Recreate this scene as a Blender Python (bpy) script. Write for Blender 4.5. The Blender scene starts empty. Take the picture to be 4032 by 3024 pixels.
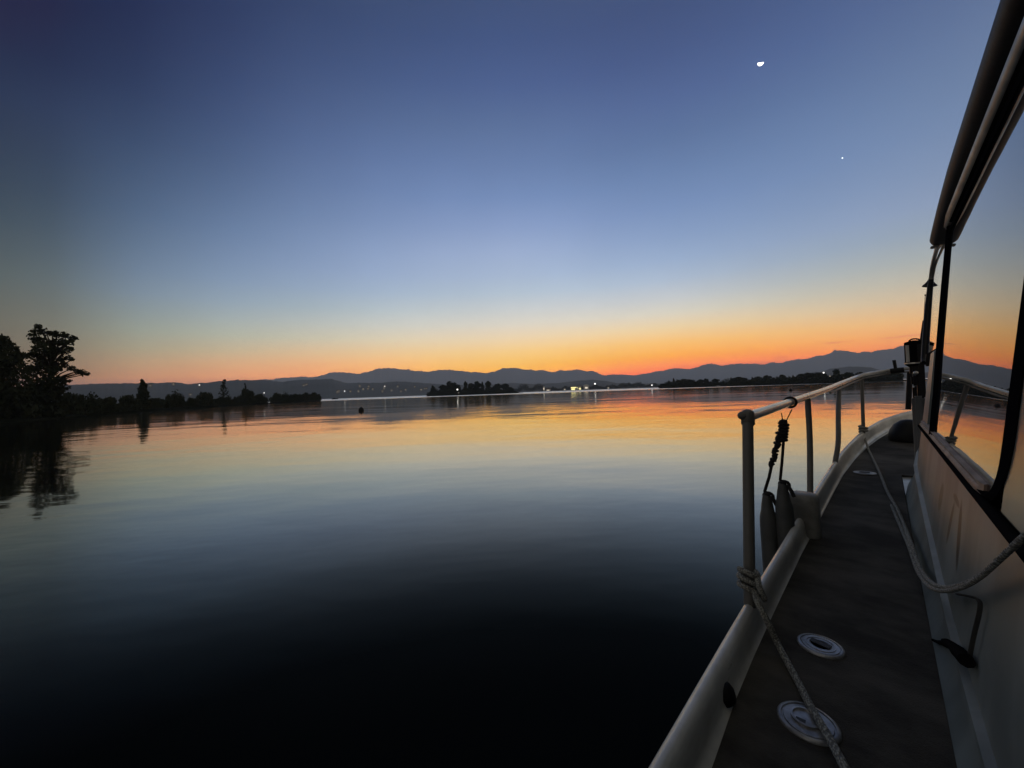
import bpy, bmesh, math, random
import numpy as np
from mathutils import Vector, Matrix
random.seed(7); RNG = np.random.default_rng(7)
SC = bpy.context.scene
COL = SC.collection
R = math.radians

# ------------------------------------------------------------------ camera
F, CX, CY = 1514.0, 2016.0, 1512.0            # measured in the photograph's own pixels
ROLL, PITCH, HEAD = R(2.0), R(1.2), R(43.8)   # HEAD: the boat points this far right of the view
DECK = 0.75                                   # deck above the water
EYE = 0.78                                    # camera above the deck
def cam_to_world(a, b, d):
    c, s = math.cos(ROLL), math.sin(ROLL)
    x, y = a*c + b*s, -a*s + b*c
    cp, sp = math.cos(PITCH), math.sin(PITCH)
    return Vector((x, d*cp - y*sp, d*sp + y*cp))
cam = bpy.data.cameras.new('camera'); cam_ob = bpy.data.objects.new('camera', cam); COL.objects.link(cam_ob)
rt, up, fw = cam_to_world(1, 0, 0), cam_to_world(0, 1, 0), cam_to_world(0, 0, 1)
M = Matrix.Identity(4)
for i in range(3):
    M[i][0], M[i][1], M[i][2] = rt[i], up[i], -fw[i]
M[2][3] = DECK + EYE
cam_ob.matrix_world = M
cam.sensor_width = 36; cam.lens = 36*F/4032
cam.clip_start = 0.02; cam.clip_end = 60000
SC.camera = cam_ob
SC.view_settings.view_transform = 'Standard'; SC.view_settings.look = 'None'
SC.view_settings.exposure = 0; SC.view_settings.gamma = 1
try:
    SC.cycles.use_denoising = True; SC.cycles.denoiser = 'OPENIMAGEDENOISE'
    SC.cycles.volume_bounces = 1; SC.cycles.max_bounces = 8
except Exception: pass

# ------------------------------------------------------------------ sky (dusk glow, after sunset)
def lin(c):
    return [((v/255)/12.92 if v/255 <= 0.04045 else ((v/255+0.055)/1.055)**2.4) for v in c]
def srgb(*c): return tuple(lin(c)) + (1.0,)
world = bpy.data.worlds.new('World'); SC.world = world; world.use_nodes = True
nt = world.node_tree; nt.nodes.clear()
def N(tree, kind, **kw):
    n = tree.nodes.new(kind)
    for k, v in kw.items(): setattr(n, k, v)
    return n
def math_node(tree, op, a, b=None, c=None, clamp=False):
    n = N(tree, 'ShaderNodeMath', operation=op, use_clamp=clamp)
    for i, v in enumerate((a, b, c)):
        if v is None: continue
        if isinstance(v, (int, float)): n.inputs[i].default_value = v
        else: tree.links.new(v, n.inputs[i])
    return n.outputs[0]
def mixc(tree, fac, a, b, mode='MIX'):
    n = N(tree, 'ShaderNodeMix', data_type='RGBA', blend_type=mode)
    for s, v in ((0, fac), (6, a), (7, b)):
        if isinstance(v, (int, float)): n.inputs[s].default_value = v
        elif isinstance(v, tuple): n.inputs[s].default_value = v
        else: tree.links.new(v, n.inputs[s])
    return n.outputs[2]
tc = N(nt, 'ShaderNodeTexCoord'); sep = N(nt, 'ShaderNodeSeparateXYZ')
nt.links.new(tc.outputs['Generated'], sep.inputs[0])
elev = math_node(nt, 'MULTIPLY', math_node(nt, 'ARCSINE', sep.outputs[2]), 180/math.pi)      # degrees
azim = math_node(nt, 'MULTIPLY', math_node(nt, 'ARCTAN2', sep.outputs[0], sep.outputs[1]), 180/math.pi)
epos = math_node(nt, 'DIVIDE', elev, 60.0, clamp=True)
def ramp(stops, gain=None):
    n = N(nt, 'ShaderNodeValToRGB'); cr = n.color_ramp; cr.interpolation = 'LINEAR'
    while len(cr.elements) > 1: cr.elements.remove(cr.elements[-1])
    for i, (e, c) in enumerate(stops):
        el = cr.elements[0] if i == 0 else cr.elements.new(min(1, e/60))
        if i == 0: el.position = e/60
        l = lin(c)
        el.color = (l[0], l[1], l[2], 1)
    nt.links.new(epos, n.inputs[0])
    return n.outputs[0]
SKY = {   # azimuth from the view axis -> colour by height above the horizon
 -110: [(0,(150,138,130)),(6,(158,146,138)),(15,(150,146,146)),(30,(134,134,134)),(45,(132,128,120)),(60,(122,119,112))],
 -64: [(0,(94,76,78)),(3,(100,86,80)),(7,(94,92,88)),(12,(76,86,90)),(17,(60,74,86)),(22,(46,60,80)),(30,(32,42,68)),(38,(26,32,62)),(46,(30,36,66)),(60,(60,66,90))],
 -52: [(0,(112,86,84)),(3,(118,98,88)),(7,(110,106,96)),(12,(88,98,100)),(17,(65,79,92)),(22,(49,63,84)),(27,(42,55,84)),(32,(30,39,70)),(38,(25,31,62)),(46,(27,33,62)),(60,(60,66,90))],
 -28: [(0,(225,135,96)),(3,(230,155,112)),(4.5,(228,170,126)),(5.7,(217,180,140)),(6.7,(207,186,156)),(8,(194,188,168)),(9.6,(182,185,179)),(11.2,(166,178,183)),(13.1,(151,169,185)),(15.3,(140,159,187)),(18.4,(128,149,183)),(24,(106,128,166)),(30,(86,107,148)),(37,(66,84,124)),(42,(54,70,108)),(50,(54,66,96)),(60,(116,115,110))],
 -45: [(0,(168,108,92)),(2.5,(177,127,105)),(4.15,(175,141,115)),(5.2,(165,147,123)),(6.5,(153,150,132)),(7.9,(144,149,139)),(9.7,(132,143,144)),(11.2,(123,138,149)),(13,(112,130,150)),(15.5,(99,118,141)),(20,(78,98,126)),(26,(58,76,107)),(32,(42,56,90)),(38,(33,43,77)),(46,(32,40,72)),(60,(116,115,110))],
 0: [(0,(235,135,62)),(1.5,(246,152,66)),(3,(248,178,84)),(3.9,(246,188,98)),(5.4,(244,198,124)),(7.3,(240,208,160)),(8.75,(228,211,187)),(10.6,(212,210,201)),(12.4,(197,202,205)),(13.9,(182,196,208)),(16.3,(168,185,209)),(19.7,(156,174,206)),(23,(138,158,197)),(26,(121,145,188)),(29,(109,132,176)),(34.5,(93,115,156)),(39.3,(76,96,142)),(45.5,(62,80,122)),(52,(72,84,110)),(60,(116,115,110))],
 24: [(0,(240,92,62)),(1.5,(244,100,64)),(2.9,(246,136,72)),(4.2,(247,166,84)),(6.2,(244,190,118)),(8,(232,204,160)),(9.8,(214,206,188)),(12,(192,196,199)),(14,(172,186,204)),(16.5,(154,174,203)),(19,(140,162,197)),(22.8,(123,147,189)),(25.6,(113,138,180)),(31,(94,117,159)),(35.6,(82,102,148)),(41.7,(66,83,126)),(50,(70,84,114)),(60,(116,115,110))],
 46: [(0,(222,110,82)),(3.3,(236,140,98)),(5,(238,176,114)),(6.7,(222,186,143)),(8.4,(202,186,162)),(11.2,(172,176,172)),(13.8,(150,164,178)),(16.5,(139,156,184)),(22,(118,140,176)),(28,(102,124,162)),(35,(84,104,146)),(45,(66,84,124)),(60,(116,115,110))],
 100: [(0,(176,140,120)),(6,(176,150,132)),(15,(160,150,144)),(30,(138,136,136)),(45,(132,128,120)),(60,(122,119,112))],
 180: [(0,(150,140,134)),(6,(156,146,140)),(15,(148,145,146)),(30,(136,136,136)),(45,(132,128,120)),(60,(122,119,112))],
}
EL = [0,1,2,3,4.5,6,8,10,12,14.5,17,20,23.5,27,31,35,39,43,47,52,60]
AZK = sorted(SKY) ; TAB = np.array([[[np.interp(e, [q[0] for q in SKY[k]], [q[1][c] for q in SKY[k]]) for c in range(3)] for e in EL] for k in AZK])
AZE = np.array([AZK[-1]-360] + AZK + [AZK[0]+360], float); TB = np.concatenate([TAB[-1:], TAB, TAB[:1]])
SL = np.zeros_like(TB)
for i in range(1, len(AZE)-1):
    w0, w1 = AZE[i]-AZE[i-1], AZE[i+1]-AZE[i]
    SL[i] = ((TB[i]-TB[i-1])/w0*w1 + (TB[i+1]-TB[i])/w1*w0)/(w0+w1)
SL[0] = SL[-2]; SL[-1] = SL[1]
def sky_at(az):
    i = int(np.clip(np.searchsorted(AZE, az)-1, 0, len(AZE)-2)); h = AZE[i+1]-AZE[i]; t = (az-AZE[i])/h
    return TB[i]*(2*t**3-3*t*t+1) + SL[i]*h*(t**3-2*t*t+t) + TB[i+1]*(3*t*t-2*t**3) + SL[i+1]*h*(t**3-t*t)
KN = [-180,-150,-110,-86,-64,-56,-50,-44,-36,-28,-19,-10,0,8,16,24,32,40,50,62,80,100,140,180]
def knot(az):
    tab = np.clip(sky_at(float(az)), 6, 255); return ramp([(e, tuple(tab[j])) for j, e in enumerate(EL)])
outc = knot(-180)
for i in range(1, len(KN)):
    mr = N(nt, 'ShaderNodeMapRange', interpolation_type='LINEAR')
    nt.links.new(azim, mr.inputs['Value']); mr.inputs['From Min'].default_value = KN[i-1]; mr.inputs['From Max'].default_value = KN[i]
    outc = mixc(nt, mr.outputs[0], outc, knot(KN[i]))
# the light crosses kilometres of haze before it arrives: undo the haze so the sky reads as seen
HAZE_L, HAZE_TOP, HAZE_R = 7700.0, 720.0, 13200.0
spos = math_node(nt, 'MAXIMUM', sep.outputs[2], 0.0001)
plen = math_node(nt, 'MINIMUM', math_node(nt, 'DIVIDE', HAZE_TOP, spos), HAZE_R*1.04)
gain = math_node(nt, 'EXPONENT', math_node(nt, 'MULTIPLY', math_node(nt, 'DIVIDE', plen, HAZE_L), 1.0))
# thin lilac cloud bars low over the ridge
cv = N(nt, 'ShaderNodeCombineXYZ'); nt.links.new(math_node(nt, 'MULTIPLY', azim, 0.16), cv.inputs[0]); nt.links.new(math_node(nt, 'MULTIPLY', elev, 2.2), cv.inputs[1])
cn = N(nt, 'ShaderNodeTexNoise'); cn.inputs['Scale'].default_value = 1.0; cn.inputs['Detail'].default_value = 3; nt.links.new(cv.outputs[0], cn.inputs['Vector'])
cm = N(nt, 'ShaderNodeMapRange', interpolation_type='SMOOTHSTEP'); nt.links.new(cn.outputs['Fac'], cm.inputs['Value'])
cm.inputs['From Min'].default_value = 0.60; cm.inputs['From Max'].default_value = 0.72
lo = math_node(nt, 'LESS_THAN', elev, 5.5); hi = math_node(nt, 'GREATER_THAN', azim, 27.0)
cf = math_node(nt, 'MULTIPLY', math_node(nt, 'MULTIPLY', cm.outputs[0], math_node(nt, 'MULTIPLY', lo, hi)), 0.55)
outc = mixc(nt, cf, outc, srgb(172, 112, 108))
# very faint high unevenness of the air
un = N(nt, 'ShaderNodeTexNoise'); un.inputs['Scale'].default_value = 3.2; un.inputs['Detail'].default_value = 3; nt.links.new(tc.outputs['Generated'], un.inputs['Vector'])
um = N(nt, 'ShaderNodeMapRange'); nt.links.new(un.outputs['Fac'], um.inputs['Value']); um.inputs['To Min'].default_value = 0.93; um.inputs['To Max'].default_value = 1.07
JH = (.096, .100, .130)
def vm(op, a, b=None, sc=None):
    n = N(nt, 'ShaderNodeVectorMath', operation=op)
    for i, v in enumerate((a, b)):
        if v is None: continue
        if isinstance(v, tuple): n.inputs[i].default_value = v
        else: nt.links.new(v, n.inputs[i])
    if sc is not None: nt.links.new(sc, n.inputs['Scale'])
    return n.outputs[0]
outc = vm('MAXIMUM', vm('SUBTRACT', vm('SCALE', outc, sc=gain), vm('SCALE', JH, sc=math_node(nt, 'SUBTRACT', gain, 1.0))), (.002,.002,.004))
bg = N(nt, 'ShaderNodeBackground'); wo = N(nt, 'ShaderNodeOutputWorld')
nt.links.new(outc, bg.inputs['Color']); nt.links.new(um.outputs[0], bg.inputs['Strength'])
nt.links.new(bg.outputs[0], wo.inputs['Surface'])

# ------------------------------------------------------------------ placing helpers
def ray(px, py):                                # unit-depth ray in the world from a point of the photograph
    return cam_to_world((px-CX)/F, -(py-CY)/F, 1.0)
def at_range(px, py, dist):                     # point on the ray at a horizontal distance
    r = ray(px, py); t = dist/math.hypot(r.x, r.y)
    return Vector((r.x*t, r.y*t, r.z*t + DECK + EYE))
def elev_of(px, py):
    r = ray(px, py); return math.degrees(math.atan2(r.x, r.y)), math.atan2(r.z, math.hypot(r.x, r.y))
UA = Vector((math.sin(HEAD), math.cos(HEAD), 0)); VA = Vector((-math.cos(HEAD), math.sin(HEAD), 0))
def bray(px, py):
    r = ray(px, py); return Vector((r.dot(UA), r.dot(VA), r.z))
def sheer(u): return 0.012*max(u-1.2, 0)**2
def on_deck(px, py, off=0.0):
    r = bray(px, py); z = off
    for _ in range(60):
        t = (z-EYE)/r.z; p = r*t; z = 0.7*z + 0.3*(sheer(p.x)+off)
    return Vector((p.x, p.y, z))
def on_v(px, py, v):
    r = bray(px, py); t = v/r.y; return Vector((r.x*t, v, r.z*t+EYE))
def on_u(px, py, u):
    r = bray(px, py); t = u/r.x; return Vector((u, r.y*t, r.z*t+EYE))
TILT = math.tan(R(7))
V0 = -0.10
def on_cab(px, py, out=0.0):
    r = bray(px, py); t = (V0+out-TILT*EYE)/(r.y+TILT*r.z); return Vector((r.x*t, r.y*t, r.z*t+EYE))
def W(u, z, out=0.0): return Vector((u, V0 - TILT*z + out, z))

# ------------------------------------------------------------------ mesh helpers
class MB:
    def __init__(s): s.v = []; s.f = []
    def add(s, vs, fs):
        o = len(s.v); s.v += [tuple(p) for p in vs]; s.f += [tuple(i+o for i in f) for f in fs]
        return s
    def box(s, c, d, rot=None):
        x, y, z = d[0]/2, d[1]/2, d[2]/2
        P = [Vector(p) for p in ((-x,-y,-z),(x,-y,-z),(x,y,-z),(-x,y,-z),(-x,-y,z),(x,-y,z),(x,y,z),(-x,y,z))]
        if rot is not None: P = [rot @ p for p in P]
        c = Vector(c)
        return s.add([p+c for p in P], [(0,3,2,1),(4,5,6,7),(0,1,5,4),(1,2,6,5),(2,3,7,6),(3,0,4,7)])
    def tube(s, pts, r, n=12, cap=True, flat=1.0, closed=False):
        pts = [Vector(p) for p in pts]; m = len(pts)
        rs = r if isinstance(r, (list, tuple)) else [r]*m
        vs = []; ref = None
        for i, p in enumerate(pts):
            a = pts[i-1] if (i > 0 or closed) else p
            b = pts[(i+1) % m] if (i < m-1 or closed) else p
            t = (b-a).normalized() if (b-a).length > 1e-9 else Vector((0,0,1))
            if ref is None:
                ref = Vector((0,0,1)) if abs(t.z) < .9 else Vector((1,0,0))
            x = (ref - t*ref.dot(t)).normalized(); y = t.cross(x); ref = x
            for k in range(n):
                an = 2*math.pi*k/n
                vs.append(p + x*math.cos(an)*rs[i]*flat + y*math.sin(an)*rs[i])
        fs = []
        for i in range(m-1 if not closed else m):
            j = (i+1) % m
            for k in range(n):
                fs.append((i*n+k, i*n+(k+1)%n, j*n+(k+1)%n, j*n+k))
        if cap and not closed:
            fs.append(tuple(reversed(range(n)))); fs.append(tuple((m-1)*n+k for k in range(n)))
        return s.add(vs, fs)
    def lathe(s, prof, base=(0,0,0), axis=(0,0,1), n=24):
        ax = Vector(axis).normalized(); x = ax.orthogonal().normalized(); y = ax.cross(x); base = Vector(base)
        vs = []; fs = []
        for r, h in prof:
            for k in range(n):
                an = 2*math.pi*k/n; vs.append(base + ax*h + (x*math.cos(an)+y*math.sin(an))*r)
        for i in range(len(prof)-1):
            for k in range(n): fs.append((i*n+k, i*n+(k+1)%n, (i+1)*n+(k+1)%n, (i+1)*n+k))
        fs.append(tuple(reversed(range(n)))); fs.append(tuple((len(prof)-1)*n+k for k in range(n)))
        return s.add(vs, fs)
    def loft(s, secs, closed=False, caps=True):
        n = len(secs[0]); vs = [p for sc in secs for p in sc]; fs = []
        for i in range(len(secs)-1):
            for k in range(n if closed else n-1):
                fs.append((i*n+k, (i+1)*n+k, (i+1)*n+(k+1)%n, i*n+(k+1)%n))
        if closed and caps:
            fs.append(tuple(range(n))); fs.append(tuple((len(secs)-1)*n+k for k in reversed(range(n))))
        return s.add(vs, fs)
    def ball(s, c, r, n=12, sq=(1,1,1)):
        c = Vector(c); vs = []; fs = []
        for i in range(1, n):
            th = math.pi*i/n
            for k in range(n*2):
                ph = math.pi*k/n
                vs.append(c + Vector((math.sin(th)*math.cos(ph)*sq[0], math.sin(th)*math.sin(ph)*sq[1], math.cos(th)*sq[2]))*r)
        m = n*2
        for i in range(n-2):
            for k in range(m): fs.append((i*m+k, (i+1)*m+k, (i+1)*m+(k+1)%m, i*m+(k+1)%m))
        vs.append(c+Vector((0,0,r*sq[2]))); vs.append(c-Vector((0,0,r*sq[2])))
        a, b = len(vs)-2, len(vs)-1
        for k in range(m):
            fs.append((a, k, (k+1)%m)); fs.append((b, (n-2)*m+(k+1)%m, (n-2)*m+k))
        return s.add(vs, fs)
    def build(s, name, mat, parent=None, smooth=True, bevel=0, segs=2, recalc=True):
        me = bpy.data.meshes.new(name); me.from_pydata(s.v, [], s.f)
        if bevel or recalc:
            bm = bmesh.new(); bm.from_mesh(me)
            bmesh.ops.recalc_face_normals(bm, faces=bm.faces)
            if bevel:
                es = [e for e in bm.edges if len(e.link_faces) == 2 and e.calc_face_angle(0) > R(35)]
                bmesh.ops.bevel(bm, geom=es, offset=bevel, segments=segs, affect='EDGES', clamp_overlap=True)
            bm.to_mesh(me); bm.free()
        me.update()
        if smooth:
            me.polygons.foreach_set('use_smooth', [True]*len(me.polygons))
            try: me.set_sharp_from_angle(angle=R(48))
            except Exception: pass
        o = bpy.data.objects.new(name, me); COL.objects.link(o)
        if mat: me.materials.append(mat)
        if parent is not None: o.parent = parent
        return o
def smooth_path(pts, k=8):
    P = [Vector(p) for p in pts]; P = [P[0]*2-P[1]] + P + [P[-1]*2-P[-2]]; out = []
    for i in range(1, len(P)-2):
        a, b, c, d = P[i-1], P[i], P[i+1], P[i+2]
        for j in range(k):
            t = j/k
            out.append(0.5*((2*b)+(c-a)*t+(2*a-5*b+4*c-d)*t*t+(3*b-a-3*c+d)*t**3))
    out.append(P[-2]); return out
def tag(o, label=None, cat=None, group=None, kind=None):
    for k, v in (('label', label), ('category', cat), ('group', group), ('kind', kind)):
        if v: o[k] = v
    return o
def empty(name, loc, rz=0.0):
    o = bpy.data.objects.new(name, None); COL.objects.link(o); o.location = loc; o.rotation_euler = (0, 0, rz)
    o.empty_display_size = 0.3; return o

# ------------------------------------------------------------------ materials
def mat(name, col, rough=0.5, metal=0.0, ior=1.45, noise=None, bump=None, coat=0.0, spec=0.5):
    m = bpy.data.materials.new(name); m.use_nodes = True; t = m.node_tree; b = t.nodes['Principled BSDF']
    b.inputs['Base Color'].default_value = tuple(col)+(1,); b.inputs['Roughness'].default_value = rough
    b.inputs['Metallic'].default_value = metal; b.inputs['IOR'].default_value = ior
    b.inputs['Specular IOR Level'].default_value = spec
    if coat: b.inputs['Coat Weight'].default_value = coat; b.inputs['Coat Roughness'].default_value = 0.15
    tcn = N(t, 'ShaderNodeTexCoord')
    if noise:                       # (scale, detail, dark factor, stretch vector)
        sc, de, dk, st = noise
        mp = N(t, 'ShaderNodeMapping'); mp.inputs['Scale'].default_value = st; t.links.new(tcn.outputs['Object'], mp.inputs[0])
        n = N(t, 'ShaderNodeTexNoise'); n.inputs['Scale'].default_value = sc; n.inputs['Detail'].default_value = de; n.inputs['Roughness'].default_value = 0.65
        t.links.new(mp.outputs[0], n.inputs['Vector'])
        mr = N(t, 'ShaderNodeMapRange', interpolation_type='SMOOTHSTEP'); t.links.new(n.outputs['Fac'], mr.inputs['Value'])
        mr.inputs['From Min'].default_value = 0.35; mr.inputs['From Max'].default_value = 0.68
        c = mixc(t, mr.outputs[0], tuple(v*dk for v in col)+(1,), tuple(col)+(1,))
        t.links.new(c, b.inputs['Base Color'])
        rr = N(t, 'ShaderNodeMapRange'); t.links.new(n.outputs['Fac'], rr.inputs['Value'])
        rr.inputs['To Min'].default_value = min(1, rough*1.35); rr.inputs['To Max'].default_value = rough*0.75
        t.links.new(rr.outputs[0], b.inputs['Roughness'])
    if bump:                        # (scale, strength, distance)
        n2 = N(t, 'ShaderNodeTexNoise'); n2.inputs['Scale'].default_value = bump[0]; n2.inputs['Detail'].default_value = 4
        t.links.new(tcn.outputs['Object'], n2.inputs['Vector'])
        bp = N(t, 'ShaderNodeBump'); bp.inputs['Strength'].default_value = bump[1]; bp.inputs['Distance'].default_value = bump[2]
        t.links.new(n2.outputs['Fac'], bp.inputs['Height']); t.links.new(bp.outputs[0], b.inputs['Normal'])
    return m
def emis(name, col, s):
    m = bpy.data.materials.new(name); m.use_nodes = True; t = m.node_tree; t.nodes.clear()
    e = N(t, 'ShaderNodeEmission'); e.inputs[0].default_value = tuple(col)+(1,); e.inputs[1].default_value = s
    o = N(t, 'ShaderNodeOutputMaterial'); t.links.new(e.outputs[0], o.inputs[0]); return m
GEL = mat('weathered_gelcoat', (.74,.73,.67), .28, noise=(3.0, 6, .62, (1,1,2.2)), bump=(60,.15,.002), coat=.3)
GELG = mat('rail_gelcoat', (.50,.49,.45), .25, noise=(2.2, 5, .6, (1,1,1)), coat=.5)
MAT_DECK = mat('dark_deck_mat', (.088,.080,.066), .9, noise=(2.8, 10, .34, (1.5,.9,1)), bump=(260,.8,.004), spec=.25)
STEEL = mat('brushed_steel', (.50,.49,.47), .32, metal=1.0, noise=(6,4,.75,(1,1,1)))
POSTM = mat('dull_painted_post', (.15,.145,.13), .42, noise=(5,5,.7,(1,1,.4)))
RUB = mat('black_rubber', (.010,.010,.011), .8, spec=0.0)
GASK = mat('satin_black_frame', (.006,.006,.007), .6, spec=0.0)
ROOFM = mat('dark_canopy_trim', (.022,.018,.016), .6, spec=.3, bump=(40,.2,.004))
ALU = mat('aluminium_trim', (.27,.265,.25), .45, metal=.6, noise=(8,3,.8,(1,1,1)))
BLK = mat('black_plastic', (.009,.009,.010), .5, spec=.2)
FEND = mat('grey_vinyl_fender', (.065,.068,.066), .5, noise=(9,4,.75,(1,1,1)))
CAPM = mat('cast_deck_cap', (.40,.405,.415), .34, metal=.5, noise=(16,5,.42,(1,1,1)))
CAPD = mat('deck_cap_groove', (.03,.03,.033), .6)
LEAF = mat('dark_foliage', (.028,.034,.019), .9, spec=.05)
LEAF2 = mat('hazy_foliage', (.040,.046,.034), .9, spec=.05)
BARK = mat('bark', (.035,.029,.023), .9, spec=.05)
LAND = mat('shore_ground', (.018,.020,.013), .95, spec=0.0, noise=(.3,5,.6,(1,1,1)))

def rope_mat(name, c1, c2, scale):
    m = bpy.data.materials.new(name); m.use_nodes = True; t = m.node_tree; b = t.nodes['Principled BSDF']
    tcn = N(t, 'ShaderNodeTexCoord'); v = N(t, 'ShaderNodeTexVoronoi'); v.inputs['Scale'].default_value = scale
    mp = N(t, 'ShaderNodeMapping'); mp.inputs['Scale'].default_value = (.6, 1, 1); t.links.new(tcn.outputs['Object'], mp.inputs[0]); t.links.new(mp.outputs[0], v.inputs['Vector'])
    mr = N(t, 'ShaderNodeMapRange', interpolation_type='SMOOTHSTEP'); t.links.new(v.outputs['Distance'], mr.inputs['Value'])
    mr.inputs['From Min'].default_value = .25; mr.inputs['From Max'].default_value = .7
    t.links.new(mixc(t, mr.outputs[0], tuple(c1)+(1,), tuple(c2)+(1,)), b.inputs['Base Color']); b.inputs['Roughness'].default_value = .85
    bp = N(t, 'ShaderNodeBump', invert=True); bp.inputs['Strength'].default_value = .9; bp.inputs['Distance'].default_value = .003
    t.links.new(v.outputs['Distance'], bp.inputs['Height']); t.links.new(bp.outputs[0], b.inputs['Normal']); return m
ROPE = rope_mat('braided_mooring_rope', (.33,.33,.29), (.11,.11,.10), 230)
ROPED = rope_mat('black_fender_cord', (.02,.018,.018), (.008,.008,.008), 240)

def glass_dark(name, ior=1.9, tint=(.02,.022,.024), rough=.012):
    m = bpy.data.materials.new(name); m.use_nodes = True; t = m.node_tree; b = t.nodes['Principled BSDF']
    b.inputs['Base Color'].default_value = tint+(1,); b.inputs['Roughness'].default_value = rough; b.inputs['IOR'].default_value = ior
    tcn = N(t, 'ShaderNodeTexCoord'); n = N(t, 'ShaderNodeTexNoise'); n.inputs['Scale'].default_value = 1.4; t.links.new(tcn.outputs['Object'], n.inputs['Vector'])
    bp = N(t, 'ShaderNodeBump'); bp.inputs['Strength'].default_value = .06; bp.inputs['Distance'].default_value = .01
    t.links.new(n.outputs['Fac'], bp.inputs['Height']); t.links.new(bp.outputs[0], b.inputs['Normal']); return m
PANE = glass_dark('tinted_window_glass', 2.3)
CLEAR = bpy.data.materials.new('clear_side_glass'); CLEAR.use_nodes = True
_t = CLEAR.node_tree; _t.nodes.clear(); _tr = N(_t, 'ShaderNodeBsdfTransparent'); _tr.inputs[0].default_value = (.82,.85,.84,1)
_gl = N(_t, 'ShaderNodeBsdfGlossy'); _gl.inputs['Roughness'].default_value = .02; _fr = N(_t, 'ShaderNodeFresnel'); _fr.inputs[0].default_value = 1.2
_mx = N(_t, 'ShaderNodeMixShader'); _o = N(_t, 'ShaderNodeOutputMaterial')
_t.links.new(_fr.outputs[0], _mx.inputs[0]); _t.links.new(_tr.outputs[0], _mx.inputs[1]); _t.links.new(_gl.outputs[0], _mx.inputs[2]); _t.links.new(_mx.outputs[0], _o.inputs[0])

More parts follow.
